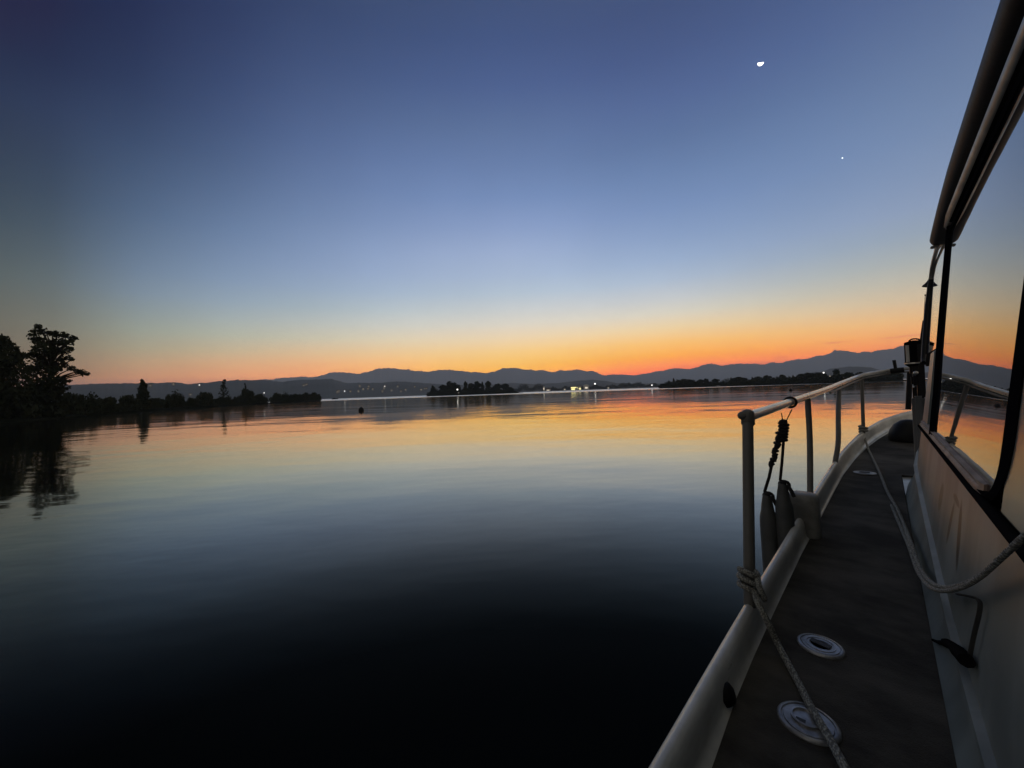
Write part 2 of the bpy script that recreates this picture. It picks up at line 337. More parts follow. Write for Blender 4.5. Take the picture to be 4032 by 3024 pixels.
# ------------------------------------------------------------------ water
def water_material():
    m = bpy.data.materials.new('lake_water'); m.use_nodes = True; t = m.node_tree; b = t.nodes['Principled BSDF']
    g = N(t, 'ShaderNodeNewGeometry'); sp = N(t, 'ShaderNodeSeparateXYZ'); t.links.new(g.outputs['Position'], sp.inputs[0])
    cb = N(t, 'ShaderNodeCombineXYZ'); t.links.new(sp.outputs[0], cb.inputs[0]); t.links.new(sp.outputs[1], cb.inputs[1])
    # wind-ruffled belt of open water beyond the calm, with ragged edges
    ln = N(t, 'ShaderNodeVectorMath', operation='LENGTH'); t.links.new(cb.outputs[0], ln.inputs[0]); dist = ln.outputs['Value']
    pn = N(t, 'ShaderNodeTexNoise'); pn.inputs['Scale'].default_value = .006; pn.inputs['Detail'].default_value = 3; t.links.new(cb.outputs[0], pn.inputs['Vector'])
    d2 = math_node(t, 'MULTIPLY', dist, math_node(t, 'ADD', .75, math_node(t, 'MULTIPLY', pn.outputs['Fac'], .5)))
    wind = N(t, 'ShaderNodeMapRange', interpolation_type='SMOOTHSTEP'); t.links.new(d2, wind.inputs['Value'])
    wind.inputs['From Min'].default_value = 240; wind.inputs['From Max'].default_value = 330
    # ripples: long swell + small chop, strength in patches
    def nz(scale, det, st=(1,1,1), rz=0):
        mp = N(t, 'ShaderNodeMapping'); mp.inputs['Scale'].default_value = st; mp.inputs['Rotation'].default_value = (0,0,rz); t.links.new(cb.outputs[0], mp.inputs[0])
        n = N(t, 'ShaderNodeTexNoise'); n.inputs['Scale'].default_value = scale; n.inputs['Detail'].default_value = det; t.links.new(mp.outputs[0], n.inputs['Vector']); return n.outputs['Fac']
    h = math_node(t, 'ADD', math_node(t, 'MULTIPLY', nz(.33, 2, (.55,1,1), .3), .040), math_node(t, 'MULTIPLY', nz(1.3, 3, (.5,1,1), -.2), .011))
    patch = N(t, 'ShaderNodeMapRange', interpolation_type='SMOOTHSTEP'); t.links.new(nz(.035, 3), patch.inputs['Value'])
    patch.inputs['From Min'].default_value = .38; patch.inputs['From Max'].default_value = .65; patch.inputs['To Min'].default_value = .35; patch.inputs['To Max'].default_value = 1.15
    h = math_node(t, 'MULTIPLY', h, patch.outputs[0])
    h = math_node(t, 'ADD', h, math_node(t, 'MULTIPLY', nz(.04, 3, (.35,1,1), .05), .16))
    near = N(t, 'ShaderNodeMapRange', interpolation_type='SMOOTHSTEP'); t.links.new(dist, near.inputs['Value'])
    near.inputs['From Min'].default_value = 4; near.inputs['From Max'].default_value = 28; near.inputs['To Min'].default_value = .9; near.inputs['To Max'].default_value = 1
    bp = N(t, 'ShaderNodeBump'); bp.inputs['Strength'].default_value = 1.0; bp.inputs['Distance'].default_value = 1.0
    t.links.new(math_node(t, 'MULTIPLY', h, near.outputs[0]), bp.inputs['Height'])
    rg = math_node(t, 'ADD', .05, math_node(t, 'MULTIPLY', wind.outputs[0], .30))
    fr = N(t, 'ShaderNodeFresnel'); fr.inputs[0].default_value = 1.33; t.links.new(bp.outputs[0], fr.inputs['Normal'])
    cr = N(t, 'ShaderNodeValToRGB'); el = cr.color_ramp.elements
    st = [(0,.0),(.037,.006),(.057,.013),(.08,.05),(.10,.10),(.13,.185),(.185,.30),(.25,.44),(.36,.60),(.53,.72),(.76,.80),(1,.92)]
    while len(el) > 1: el.remove(el[-1])
    for i, (p_, v_) in enumerate(st):
        e = el[0] if i == 0 else el.new(p_)
        e.position = p_; e.color = (v_, v_, v_, 1)
    t.links.new(fr.outputs[0], cr.inputs[0])
    df = N(t, 'ShaderNodeBsdfDiffuse'); df.inputs[0].default_value = (.003,.004,.004,1)
    gl = N(t, 'ShaderNodeBsdfGlossy'); tm_ = N(t, 'ShaderNodeMapRange', interpolation_type='SMOOTHSTEP'); t.links.new(fr.outputs[0], tm_.inputs['Value']); tm_.inputs['From Min'].default_value = .04; tm_.inputs['From Max'].default_value = .22; t.links.new(mixc(t, tm_.outputs[0], (1,.92,.68,1), (1,1,.95,1)), gl.inputs[0]); t.links.new(rg, gl.inputs['Roughness']); t.links.new(bp.outputs[0], gl.inputs['Normal'])
    mx = N(t, 'ShaderNodeMixShader'); t.links.new(cr.outputs[0], mx.inputs[0]); t.links.new(df.outputs[0], mx.inputs[1]); t.links.new(gl.outputs[0], mx.inputs[2])
    t.nodes.remove(b); t.links.new(mx.outputs[0], t.nodes['Material Output'].inputs[0])
    return m
bm = MB()
rings = [0.5,3,8,20,50,120,300,800,2500,7000,12500]; nn = 96
vs = [(0,0,0)]; fs = []
for r_ in rings: vs += [(r_*math.cos(2*math.pi*k/nn), r_*math.sin(2*math.pi*k/nn), 0) for k in range(nn)]
for k in range(nn): fs.append((0, 1+k, 1+(k+1)%nn))
for i in range(len(rings)-1):
    for k in range(nn): fs.append((1+i*nn+k, 1+(i+1)*nn+k, 1+(i+1)*nn+(k+1)%nn, 1+i*nn+(k+1)%nn))
bm.add(vs, fs); tag(bm.build('water', water_material()), kind='structure')

# ------------------------------------------------------------------ hills and mountains
def fract_noise(x, seed=0):
    r = np.random.default_rng(seed); out = np.zeros_like(x); 
    for f, a in ((.35,1.0),(.8,.6),(1.7,.35),(3.7,.22),(8.1,.13),(17,.07),(37,.035)):
        out += a*np.sin(f*x*.7 + r.uniform(0,6.3)) * np.cos(f*x*.31 + r.uniform(0,6.3))
    return out
def ridge(name, sil, r0, r1, base_h, var_h, seed, material, fine=.15, rough=.012):
    pts = sorted((elev_of(*p)) for p in sil); ax = np.array([p[0] for p in pts]); ay = np.array([p[1] for p in pts])
    az = np.concatenate([np.arange(-180, -66, 1.5), np.arange(-66, 62, fine), np.arange(62, 180, 1.5)])
    gen = base_h + var_h*fract_noise(az*.25, seed)
    h = np.tan(np.interp(az, ax, ay))*r1 + DECK+EYE
    wl = np.clip((ax[0]-az)/6, 0, 1); wr = np.clip((az-ax[-1])/6, 0, 1); w = np.maximum(wl, wr)
    h = h*(1-w) + np.maximum(gen, 15)*w
    h += (h*rough)*(fract_noise(az*9, seed+3)*.5 + .35*fract_noise(az*31, seed+5))
    rows = []; nr = 14
    for j in range(nr+6):
        if j <= nr:
            t = j/nr; r = r0 + (r1-r0)*t; hh = h*(t**1.25)
            if 0 < j < nr: hh = hh*(1 + .10*fract_noise(az*1.3 + j*1.7, seed+10+j)*(1-t)) 
            hh = np.minimum(hh, (h-2)*r/r1) if j < nr else hh
        else:
            t = (j-nr)/6; r = r1 + (r1-r0)*.45*t; hh = h*(1-t)**1.2
        if j == 0: hh = hh*0 - 1.0
        a = np.radians(az); rows.append(np.stack([np.sin(a)*r, np.cos(a)*r, np.maximum(hh, -1)], 1))
    V = np.concatenate(rows); n = len(az); F_ = []
    for j in range(len(rows)-1):
        for k in range(n):
            F_.append((j*n+k, j*n+(k+1)%n, (j+1)*n+(k+1)%n, (j+1)*n+k))
    b = MB(); b.v = [tuple(p) for p in V]; b.f = F_
    return b.build(name, material)
MTN = mat('forested_mountain', (.055,.065,.072), .95, noise=(.0016,6,.75,(1,1,1)))
HILL = mat('wooded_hill', (.040,.050,.045), .95, noise=(.004,6,.7,(1,1,1)))
mount = [(900,1500),(1060,1493),(1100,1490),(1180,1483),(1250,1483),(1290,1471),(1310,1466),(1345,1465),(1380,1467),(1400,1471),(1425,1470),(1460,1461),(1490,1452),(1515,1447),(1560,1451),(1620,1458),(1680,1463),(1725,1458),(1750,1456),(1800,1458),(1840,1462),(1857,1467),(1870,1464),(1915,1470),(1950,1460),(1985,1449),(2020,1449),(2050,1452),(2090,1456),(2140,1458),(2170,1465),(2185,1464),(2205,1457),(2250,1458),(2272,1453),(2290,1459),(2310,1462),(2335,1460),(2350,1466),(2378,1478),(2390,1476),(2430,1474),(2460,1476),(2500,1477),(2600,1461),(2650,1450),(2670,1448),(2715,1454),(2750,1444),(2785,1433),(2800,1430),(2840,1439),(2870,1435),(2910,1432),(3010,1433),(3040,1427),(3070,1429),(3130,1417),(3180,1411),(3220,1401),(3260,1393),(3275,1387),(3288,1380),(3305,1380),(3350,1384),(3378,1391),(3395,1384),(3430,1386),(3450,1378),(3500,1375),(3540,1364),(3570,1358),(3640,1350),(3720,1348),(3900,1358),(4100,1375)]
tag(ridge('mountains', mount, 7600, 10400, 330, 90, 3, MTN, fine=.1, rough=.035), kind='structure')
hills = [(-150,1535),(100,1522),(250,1516),(330,1512),(450,1510),(550,1508),(640,1507),(700,1506),(745,1513),(790,1507),(860,1502),(880,1500),(930,1497),(1000,1496),(1060,1496),(1080,1502),(1110,1504),(1130,1501),(1180,1495),(1240,1494),(1310,1492),(1340,1502),(1360,1507),(1480,1508),(1560,1502),(1640,1506),(1760,1515),(1900,1516),(2020,1508),(2100,1512),(2200,1508),(2260,1501),(2330,1495),(2380,1499),(2430,1509),(2600,1510),(2900,1500),(3180,1480),(3230,1465),(3270,1452),(3330,1445),(3380,1443),(3430,1447),(3470,1458),(3600,1468),(3800,1460)]
tag(ridge('hills', hills, 1550, 2500, 36, 13, 9, HILL, fine=.12, rough=.03), kind='structure')

# ------------------------------------------------------------------ trees
def leaf_cloud(centres, radii, per, size, seed, squash=.8):
    """many small leaf-clump faces scattered through the crown's lobes -> verts, faces"""
    g = np.random.default_rng(seed); V = []; 
    for c, r, n in zip(centres, radii, per):
        d = g.normal(size=(n,3)); d /= np.linalg.norm(d, axis=1)[:,None]
        rad = r*(g.uniform(0,1,(n,1))**.42)*(1+.12*g.normal(size=(n,1)))
        p = np.array(c) + d*rad*np.array([1,1,squash])
        a = g.normal(size=(n,3)); a /= np.linalg.norm(a,axis=1)[:,None]
        b = np.cross(a, g.normal(size=(n,3))); b /= np.linalg.norm(b,axis=1)[:,None]
        s = size*g.uniform(.5,1.3,(n,1))
        V.append(np.stack([p-a*s, p+b*s*.6, p+a*s, p-b*s*.55], 1))
    V = np.concatenate(V).reshape(-1,3); m = len(V)//4
    return V, [(4*i,4*i+1,4*i+2,4*i+3) for i in range(m)]
def branchy(b, base, top, lobes, r0, seed):
    g = random.Random(seed); base = Vector(base); top = Vector(top)
    tr = [base.lerp(top, t) + Vector((g.uniform(-1,1), g.uniform(-1,1), 0))*r0*1.2*t for t in (0,.25,.5,.75,1)]
    b.tube(smooth_path(tr, 3), [r0*(1.15-.95*i/12) for i in range(13)], n=7)
    for c in lobes:
        c = Vector(c); t = min(.9, max(.2, (c.z-base.z)/max(.1,(top.z-base.z))*.72)); s = base.lerp(top, t)
        mid = s.lerp(c, .5) + Vector((0,0,(c-s).length*.08))
        b.tube([s, mid, c], [r0*.42, r0*.28, r0*.10], n=5)
def make_tree(name, lobes, radii, per, leaf, loc, height, seed, leafmat, trunk_r=None, squash=.8):
    root = empty(name, loc)
    V, Fc = leaf_cloud(lobes, radii, per, leaf, seed, squash)
    me = MB(); me.v = [tuple(p) for p in V]; me.f = Fc
    me.build('crown', leafmat, root, smooth=False, recalc=False)
    tb = MB(); top = (np.mean([l[0] for l in lobes]), np.mean([l[1] for l in lobes]), height*.8)
    branchy(tb, (0,0,-.3), top, lobes, trunk_r or height*.022, seed)
    tb.build('trunk', BARK, root)
    return root
def copy_tree(o, loc, s, rz):
    r = o.copy(); COL.objects.link(r); r.location = loc; r.scale = s; r.rotation_euler = (0,0,rz)
    for c in list(o.children):
        d = c.copy(); COL.objects.link(d); d.parent = r
    return r
# unit-height protos (height 1), scaled on copy
def proto(kind, seed):
    g = random.Random(seed); L = []; Rr = []
    if kind == 'round':
        for i in range(9):
            a = g.uniform(0,6.28); q = g.uniform(0,.26); z = g.uniform(.34,.80)
            L.append((q*math.cos(a), q*math.sin(a), z)); Rr.append(g.uniform(.15,.25))
        for i in range(4): a = i*1.6; L.append((.24*math.cos(a), .24*math.sin(a), .22)); Rr.append(.22)
        L.append((0,0,.84)); Rr.append(.14); leaf = .05; n = 210
    elif kind == 'bush':
        for i in range(12):
            a = g.uniform(0,6.28); q = g.uniform(0,.75); z = g.uniform(.12,.72)*(1-q*.45)
            L.append((q*math.cos(a), q*math.sin(a), z)); Rr.append(g.uniform(.24,.38))
        for i in range(6): a = i*1.05; L.append((.62*math.cos(a), .62*math.sin(a), .16)); Rr.append(.32)
        leaf = .085; n = 190
    elif kind == 'conifer':
        for i in range(11):
            t = i/10; L.append((g.uniform(-.02,.02), g.uniform(-.02,.02), .14+.82*t)); Rr.append(.03+.24*(1-t)**.8)
        leaf = .045; n = 190
    else:  # slim
        for i in range(9):
            t = i/8; L.append((g.uniform(-.03,.03), g.uniform(-.03,.03), .15+.78*t)); Rr.append(.05+.085*math.sin(math.pi*min(1,t+.15)))
        leaf = .03; n = 46
    return L, Rr, [n]*len(L), leaf
protos = {}
NAME = {'round':'broadleaf_tree', 'bush':'shore_bush', 'conifer':'conifer_tree', 'slim':'slender_tree'}
def place(kind, px, top_y, dist, label, cat, group, wid=None, var=0, m=LEAF, ground=0.35):
    p = at_range(px, top_y, dist); h = p.z - ground; key = (kind, var, m.name)
    s = Vector((h, h, h))
    if wid:   # width in photo pixels -> horizontal scale
        pw = (at_range(px+wid/2, top_y, dist)-at_range(px-wid/2, top_y, dist)).length
        unit = {'round':.74, 'bush':1.7, 'conifer':.5, 'slim':.27}[kind]; s.x = s.y = pw/unit
    loc = Vector((p.x, p.y, ground))
    if key not in protos:
        L, Rr, per, leaf = proto(kind, hash(kind) % 97 + var*13 if False else {'round':11,'bush':23,'conifer':37,'slim':51}[kind] + var*7)
        o = make_tree(NAME[kind], L, Rr, per, leaf, loc, 1.0, var+5, m); o.scale = s; protos[key] = o
    else:
        o = copy_tree(protos[key], loc, s, random.uniform(0,6.28))
    tag(o, label, cat, group); return o
ORD = ['first','second','third','fourth','fifth','sixth','seventh','eighth','ninth','tenth','eleventh','twelfth','thirteenth','fourteenth','fifteenth','sixteenth','seventeenth','eighteenth','nineteenth','twentieth','twenty-first','twenty-second','twenty-third','twenty-fourth','twenty-fifth','twenty-sixth','twenty-seventh','twenty-eighth','twenty-ninth','thirtieth','thirty-first','thirty-second']

# land strips the trees stand on
def land(name, line, width, h, mt=LAND):
    b = MB(); secs = []
    for i, (px, py, d) in enumerate(line):
        az = elev_of(px, py)[0]; a = math.radians(az); dr = Vector((math.sin(a), math.cos(a), 0))
        j = .85+.3*math.sin(i*2.1); hh = h*(.8+.3*math.sin(i*1.7+1))
        w = width if 0 < i < len(line)-1 else width*.25
        secs.append([dr*(d) + Vector((0,0,-.4)), dr*(d+.02*w) + Vector((0,0,.06)), dr*(d+w*.2*j)+Vector((0,0,hh)), dr*(d+w)+Vector((0,0,hh)), dr*(d+w*1.1)+Vector((0,0,-.4))])
    b.loft(secs, closed=True); return tag(b.build(name, mt), kind='structure')
land('shore_left', [(-900,1640,46),(-500,1640,56),(-200,1620,62),(0,1615,70),(150,1610,78),(300,1600,92),(450,1597,112),(600,1592,135),(760,1586,160),(900,1582,190),(1050,1576,225),(1170,1572,250),(1262,1566,268)], 26, .5)
land('island', [(1684,1555,430),(1720,1553,428),(1800,1551,426),(1900,1547,426),(1980,1545,428),(2035,1542,432),(2060,1541,436)], 60, .7)
land('shore_right', [(2606,1523,390),(2660,1520,384),(2760,1516,372),(2860,1512,360),(2960,1509,350),(3080,1507,335),(3200,1504,325),(3330,1500,315),(3480,1495,305),(3700,1490,295),(4100,1470,285),(4600,1450,280)], 70, .8)
land('far_shore', [(1980,1545,1150),(2100,1540,1150),(2250,1537,1140),(2400,1532,1150),(2560,1526,1150),(2700,1520,1160),(2900,1512,1170)], 160, 1.6)

def shore_d(px):
    xs = [-900,-500,-200,0,150,300,450,600,760,900,1050,1170,1262]; ds = [46,56,62,70,78,92,112,135,160,190,225,250,268]
    return float(np.interp(px, xs, ds))
# the big tree at the left: lobes follow its leaning, ragged crown
D = 84.0
def lob(lst, d, seed):
    g = random.Random(seed); L = []; Rr = []
    for (x, y, r) in lst:
        for q in range(2):
            p = at_range(x + g.uniform(-.2,.2)*r, y + g.uniform(-.2,.2)*r, d + g.uniform(-1,1)*r*.09)
            L.append(p); Rr.append(r*d/F*.72*(1 if q == 0 else .75))
    return L, Rr
def big_tree(name, base_px, dist, lst, label, leaf, dens, seed):
    L, Rr = lob(lst, dist, seed); b = at_range(base_px, 1600, dist+3); b.z = .4
    Ll = [tuple(Vector(l)-b) for l in L]; H = max(l[2] for l in Ll)
    per = [int(dens*(r**2)*10)+12 for r in Rr]
    o = make_tree(name, Ll, Rr, per, leaf, b, H, seed, LEAF, trunk_r=.28, squash=.85)
    return tag(o, label, 'tree')
big_tree('broadleaf_tree', 175, D, [(150,1286,12),(146,1306,18),(165,1300,12),(185,1310,9),(140,1335,18),(160,1345,22),(150,1375,24),(124,1318,7),(205,1312,15),(225,1316,16),(255,1322,15),(282,1328,13),(300,1331,8),(200,1350,20),(235,1352,20),(268,1348,16),(190,1385,26),(225,1382,22),(262,1378,18),(280,1372,9),(165,1410,30),(130,1395,14),(110,1400,14),(205,1425,24),(240,1418,14),(262,1410,14),(282,1416,8),(150,1450,34),(195,1460,28),(225,1452,18),(255,1440,14),(280,1448,14),(305,1462,13),(325,1468,13),(340,1472,9),(200,1500,34),(235,1490,16),(150,1510,40),(250,1505,12),(272,1500,8),(100,1470,36),(240,1530,26),(180,1550,34),(110,1545,40)],
   'tall ragged tree leaning over the lake at the left shore', .20, 11, 3)
big_tree('broadleaf_tree', -10, 78, [(0,1335,16),(10,1345,20),(35,1360,16),(55,1372,12),(-30,1350,40),(20,1390,40),(-20,1430,60),(45,1440,45),(95,1400,12),(70,1400,18),(-90,1380,60),(-150,1420,70),(30,1500,60),(-60,1510,70)],
   'broad dark tree cut by the left edge of the view', .25, 8, 5)
# shoreline bushes and trees on the left
lx = [(-320,1500,'bush',340),(-120,1520,'bush',220),(40,1480,'bush',260),(150,1485,'bush',230),(262,1518,'bush',170),(335,1540,'bush',140),(425,1545,'bush',150),(500,1547,'bush',110),(620,1553,'bush',120),(690,1530,'bush',78),(752,1554,'bush',60),(812,1536,'bush',90),(868,1552,'bush',60),(905,1551,'bush',60),(965,1512,'bush',66),(1020,1546,'bush',70),(1087,1534,'bush',54),(1125,1541,'bush',60),(1165,1541,'bush',60),(1205,1541,'bush',50),(1240,1534,'bush',48)]
desc = {-320:'broad dark bush outside the left edge, left of the tall shore tree', -120:'wide dark bush under the broad tree at the left edge', 40:'dark bush below the gap between the two big shore trees', 150:'tall dark bush at the foot of the leaning shore tree', 262:'rounded bush just right of the leaning shore tree', 335:'low bush between the leaning tree and the conifer, nearer the tree', 425:'low even bush midway from the leaning tree to the conifer', 500:'low bush just left of the pointed conifer on the left shore', 620:'low bush just right of the pointed conifer', 690:'round-topped bush standing alone right of the pointed conifer', 752:'lowest bush in the dip right of the round-topped bush', 812:'broad humped bush left of the slender shore tree', 868:'small bush at the foot of the slender shore tree', 905:'low bush just right of the slender shore tree', 965:'tallest bush on the spit, right of the slender tree', 1020:'low bush in the dip after the tallest bush of the spit', 1087:'humped bush in the middle of the low spit', 1125:'level hedge-like bush right of the humped one on the spit', 1165:'level bush midway between the two last humps of the spit', 1205:'level bush just left of the last bush of the spit', 1240:'round last bush at the tip of the left-hand spit'}
for i, (px, ty, kd, wd) in enumerate(lx):
    place(kd, px, ty, shore_d(px)+9, desc[px], 'bush', 'bushes along the left shore', wd, i % 4)
place('conifer', 562, 1494, shore_d(562)+6, 'pointed dark conifer rising above the bushes on the left shore', 'tree', 'trees on the left shore', 68, 0)
place('slim', 877, 1491, shore_d(877)+6, 'slender see-through tree standing above the bushes on the left spit', 'tree', 'trees on the left shore', 40, 0)
place('slim', 966, 1506, shore_d(966)+12, 'thin spire of a tree rising out of the tallest bush on the spit', 'tree', 'trees on the left shore', 20, 1)
# island
isl = [(1704,1518,'conifer',30),(1722,1526,'bush',50),(1745,1512,'round',42),(1766,1500,'round',36),(1790,1503,'round',38),(1812,1513,'bush',46),(1832,1497,'round',18),(1850,1508,'round',40),(1878,1498,'round',36),(1899,1503,'conifer',20),(1922,1497,'round',28),(1945,1516,'bush',30),(1962,1508,'round',36),(1990,1508,'round',38),(2008,1516,'bush',32)]
for i, (px, ty, kd, wd) in enumerate(isl):
    w_ = {'conifer':'pointed conifer','round':'round-crowned tree','bush':'low spreading tree'}[kd]
    place(kd, px, ty, 445 + (i*37 % 23), 'dark %s on the small island, %s from its left end' % (w_, ORD[i]), 'tree', 'trees on the small island', wd, i % 4, LEAF)
# bush fringe of the island, one per stretch
for i, px in enumerate(range(1700, 2021, 32)):
    place('bush', px, 1531 if 1 < i < 9 else 1537, 436, 'low waterside bush on the small island, %s from its left end' % ORD[i], 'bush', 'bushes along the island edge', 44, i % 4)
# right shore
rs = [(2620,1503,'bush',36),(2640,1496,'bush',44),(2652,1489,'conifer',16),(2672,1491,'bush',50),(2690,1490,'round',40),(2714,1492,'round',38),(2736,1497,'bush',44),(2757,1493,'round',30),(2777,1489,'round',26),(2800,1500,'bush',24),(2816,1489,'round',32),(2868,1500,'bush',30),(2878,1485,'conifer',12),(2886,1488,'round',30),(2908,1482,'round',52),(2934,1487,'round',40),(2962,1484,'conifer',14),(2983,1481,'round',30),(3018,1475,'round',34),(3045,1483,'bush',40),(3078,1473,'round',40),(3102,1479,'bush',40),(3122,1477,'conifer',16),(3150,1471,'round',48),(3180,1465,'round',56),(3220,1464,'round',54),(3262,1470,'bush',60),(3297,1452,'round',34),(3335,1464,'round',46),(3388,1463,'round',40),(3445,1457,'round',46),(3500,1462,'bush',70)]
def rs_d(px): return float(np.interp(px, [2606,2860,3080,3330,3700], [392,362,337,317,297]))
for i, (px, ty, kd, wd) in enumerate(rs):
    w_ = {'conifer':'pointed tree','round':'round-crowned tree','bush':'low spreading tree'}[kd]
    place(kd, px, ty, rs_d(px)+14+(i*29 % 17), 'dark %s on the right-hand shore, %s from its left end' % (w_, ORD[i]), 'tree', 'trees on the right-hand shore', wd*1.15, i % 4, LEAF)
fr = [2625,2665,2705,2745,2785,2870,2915,2960,3005,3050,3095,3140,3190,3240,3290,3345,3400,3460,3520]
for i, px in enumerate(fr):
    hz = CY + 31 - .035*(px-CX)
    place('bush', px, hz-19-8*(px > 3000)-8*(px > 3200), rs_d(px)+7, 'low waterside bush along the right-hand shore, %s from its left end' % ORD[i], 'bush', 'bushes along the right-hand shore', 66, i % 4)
# the band of wood along the far shore reads as one mass
V_, F_ = [], []; g = np.random.default_rng(4)
L = []; Rr = []
for px in np.arange(1990, 2960, 5.5):
    hz = CY + 31 - .035*(px-CX)
    hgt = 12 + 4*math.sin(px*.031) + 4*math.sin(px*.11+1) + g.uniform(-2,3) + (10 if 2045 < px < 2075 or 2110 < px < 2135 else 0)
    if 2236 < px < 2325: hgt = 9 + g.uniform(0,4)
    p = at_range(px, hz - hgt*.55, 1230 + g.uniform(-30,50)); L.append(tuple(p)); Rr.append(max(3, (hgt)*1230/F*.55))
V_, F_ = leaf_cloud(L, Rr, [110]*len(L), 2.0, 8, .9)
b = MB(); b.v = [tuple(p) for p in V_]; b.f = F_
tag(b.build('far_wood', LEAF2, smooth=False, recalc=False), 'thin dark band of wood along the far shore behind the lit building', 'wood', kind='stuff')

# ------------------------------------------------------------------ lights and houses across the lake
WALL = mat('pale_render', (.55,.53,.48), .8); RTILE = mat('roof_tile', (.10,.07,.06), .85); DWALL = mat('grey_render', (.16,.16,.16), .85)
WARM = emis('warm_window_light', (1.0,.86,.60), .8); COOL = emis('white_lamp_light', (1.0,.97,.92), 2.2); YEL = emis('yellow_hall_light', (1.0,.88,.36), 1.7)
DIMW = emis('dim_window_light', (1.0,.88,.68), .9)
def face_rz(p): return math.atan2(p.x, p.y)*-1
def house(px, py, dist, w, h, label, litmat, lit_w, lit_h, group='houses on the hillside across the lake', wallm=DWALL, nwin=1):
    p = at_range(px, py, dist); root = empty('house', (p.x, p.y, p.z - h*.5), face_rz(p))
    MB().box((0,0,h/2-1.5), (w, w*.8, h+3)).build('wall', wallm, root, smooth=False)
    b = MB(); y = w*.46; b.add([(-w*.56,-y,h),(w*.56,-y,h),(w*.56,y,h),(-w*.56,y,h),(-w*.56,0,h+w*.3),(w*.56,0,h+w*.3)], [(0,1,5,4),(2,3,4,5),(1,2,5),(3,0,4),(0,3,2,1)])
    b.build('roof', RTILE, root, smooth=False)
    for i in range(nwin):
        MB().box(((i-(nwin-1)/2)*lit_w*1.8, -w*.4-.06, h*.5), (lit_w, .1, lit_h)).build('window', litmat, root, smooth=False)
    return tag(root, label, 'house', group)
hl = [(1328,1543,1),(1357,1540,3),(1379,1541,1),(1411,1540,1.6),(1417,1520,1.2),(1430,1532,1.6),(1449,1531,1),(1452,1521,.8),(1468,1532,1.4),(1506,1540,1),(1515,1521,2.6),(1512,1528,1),(1541,1537,1.3),(1566,1521,1.6),(1579,1540,1),(1597,1535,1.5),(1633,1523,.8),(1658,1535,1.8),(1673,1531,1.2),(1680,1530,1.0),(785,1516,2.4),(683,1513,1.3),(592,1518,.9),(750,1554,1.3),(1196,1517,1.3),(1207,1514,1.0),(1334,1540,1.2)]
HG = 'distant house with one small lit window on the dark hillside across the lake'
special = {(1357,1540):'brightest lit house low on the hillside right of the left-hand spit', (1515,1521):'brightly lit house higher on the hillside left of the island', (785,1516):'lone lit house high on the ridge above the left shore bushes', (750,1554):'lit house low behind the dip in the left shore bushes'}
def hill_d(px, py):   # distance where the ray meets the hillside, about halfway up
    return 2900
for (px, py, s) in hl:
    sz = (2.0 + 1.1*s)*.72
    house(px, py, 1545 if py > 1528 else 1600, 9, 5, special.get((px,py), 'dark house with one lit window across the lake, %s such light from the left' % ORD[sorted(h[0] for h in hl).index(px)]), WARM if s < 2 else COOL, sz*.8, sz*.7)
# bright lamp on the left spit
def lamp_post(px, py, dist, label, r=.35, base=None, m=COOL):
    p = at_range(px, py, dist); root = empty('lamp_post', (p.x, p.y, 0 if base is None else base)); z = p.z - (0 if base is None else base)
    MB().tube([(0,0,-.5),(0,0,z)], [.14,.10], n=8).build('pole', BLK, root)
    MB().ball((0,0,z+r*.6), r, n=6).build('lamp', m, root)
    return tag(root, label, 'lamp')
lamp_post(1040, 1548, 236, 'bright white lamp shining low behind the bushes of the left spit', .20, .4)
lamp_post(2567, 1518, 900, 'white shore lamp just left of the right-hand wooded shore', 1.3, .5)
lamp_post(2343, 1513, 1120, 'tall lamp post right of the lit yellow building', 2.2, .5)
lamp_post(3243, 1469, 312, 'white lamp showing through the trees of the right-hand shore', .42, .5)
lamp_post(3268, 1482, 310, 'dim lamp below the white one on the right-hand shore', .22, .5, DIMW)
# channel marker in front of the island
p = at_range(1801, 1536, 330); root = empty('channel_marker', (p.x, p.y, 0)); z = p.z
MB().tube([(0,0,-1.2),(0,0,z)], .16, n=8).build('post', BLK, root)
MB().ball((0,0,z+.45), .62, n=8).build('lamp', COOL, root)
MB().box((.9,0,z*.52), (1.1,.12,1.0)).build('sign_board', WALL, root, smooth=False)
tag(root, 'white-lit channel marker post standing in the water before the island', 'channel marker')
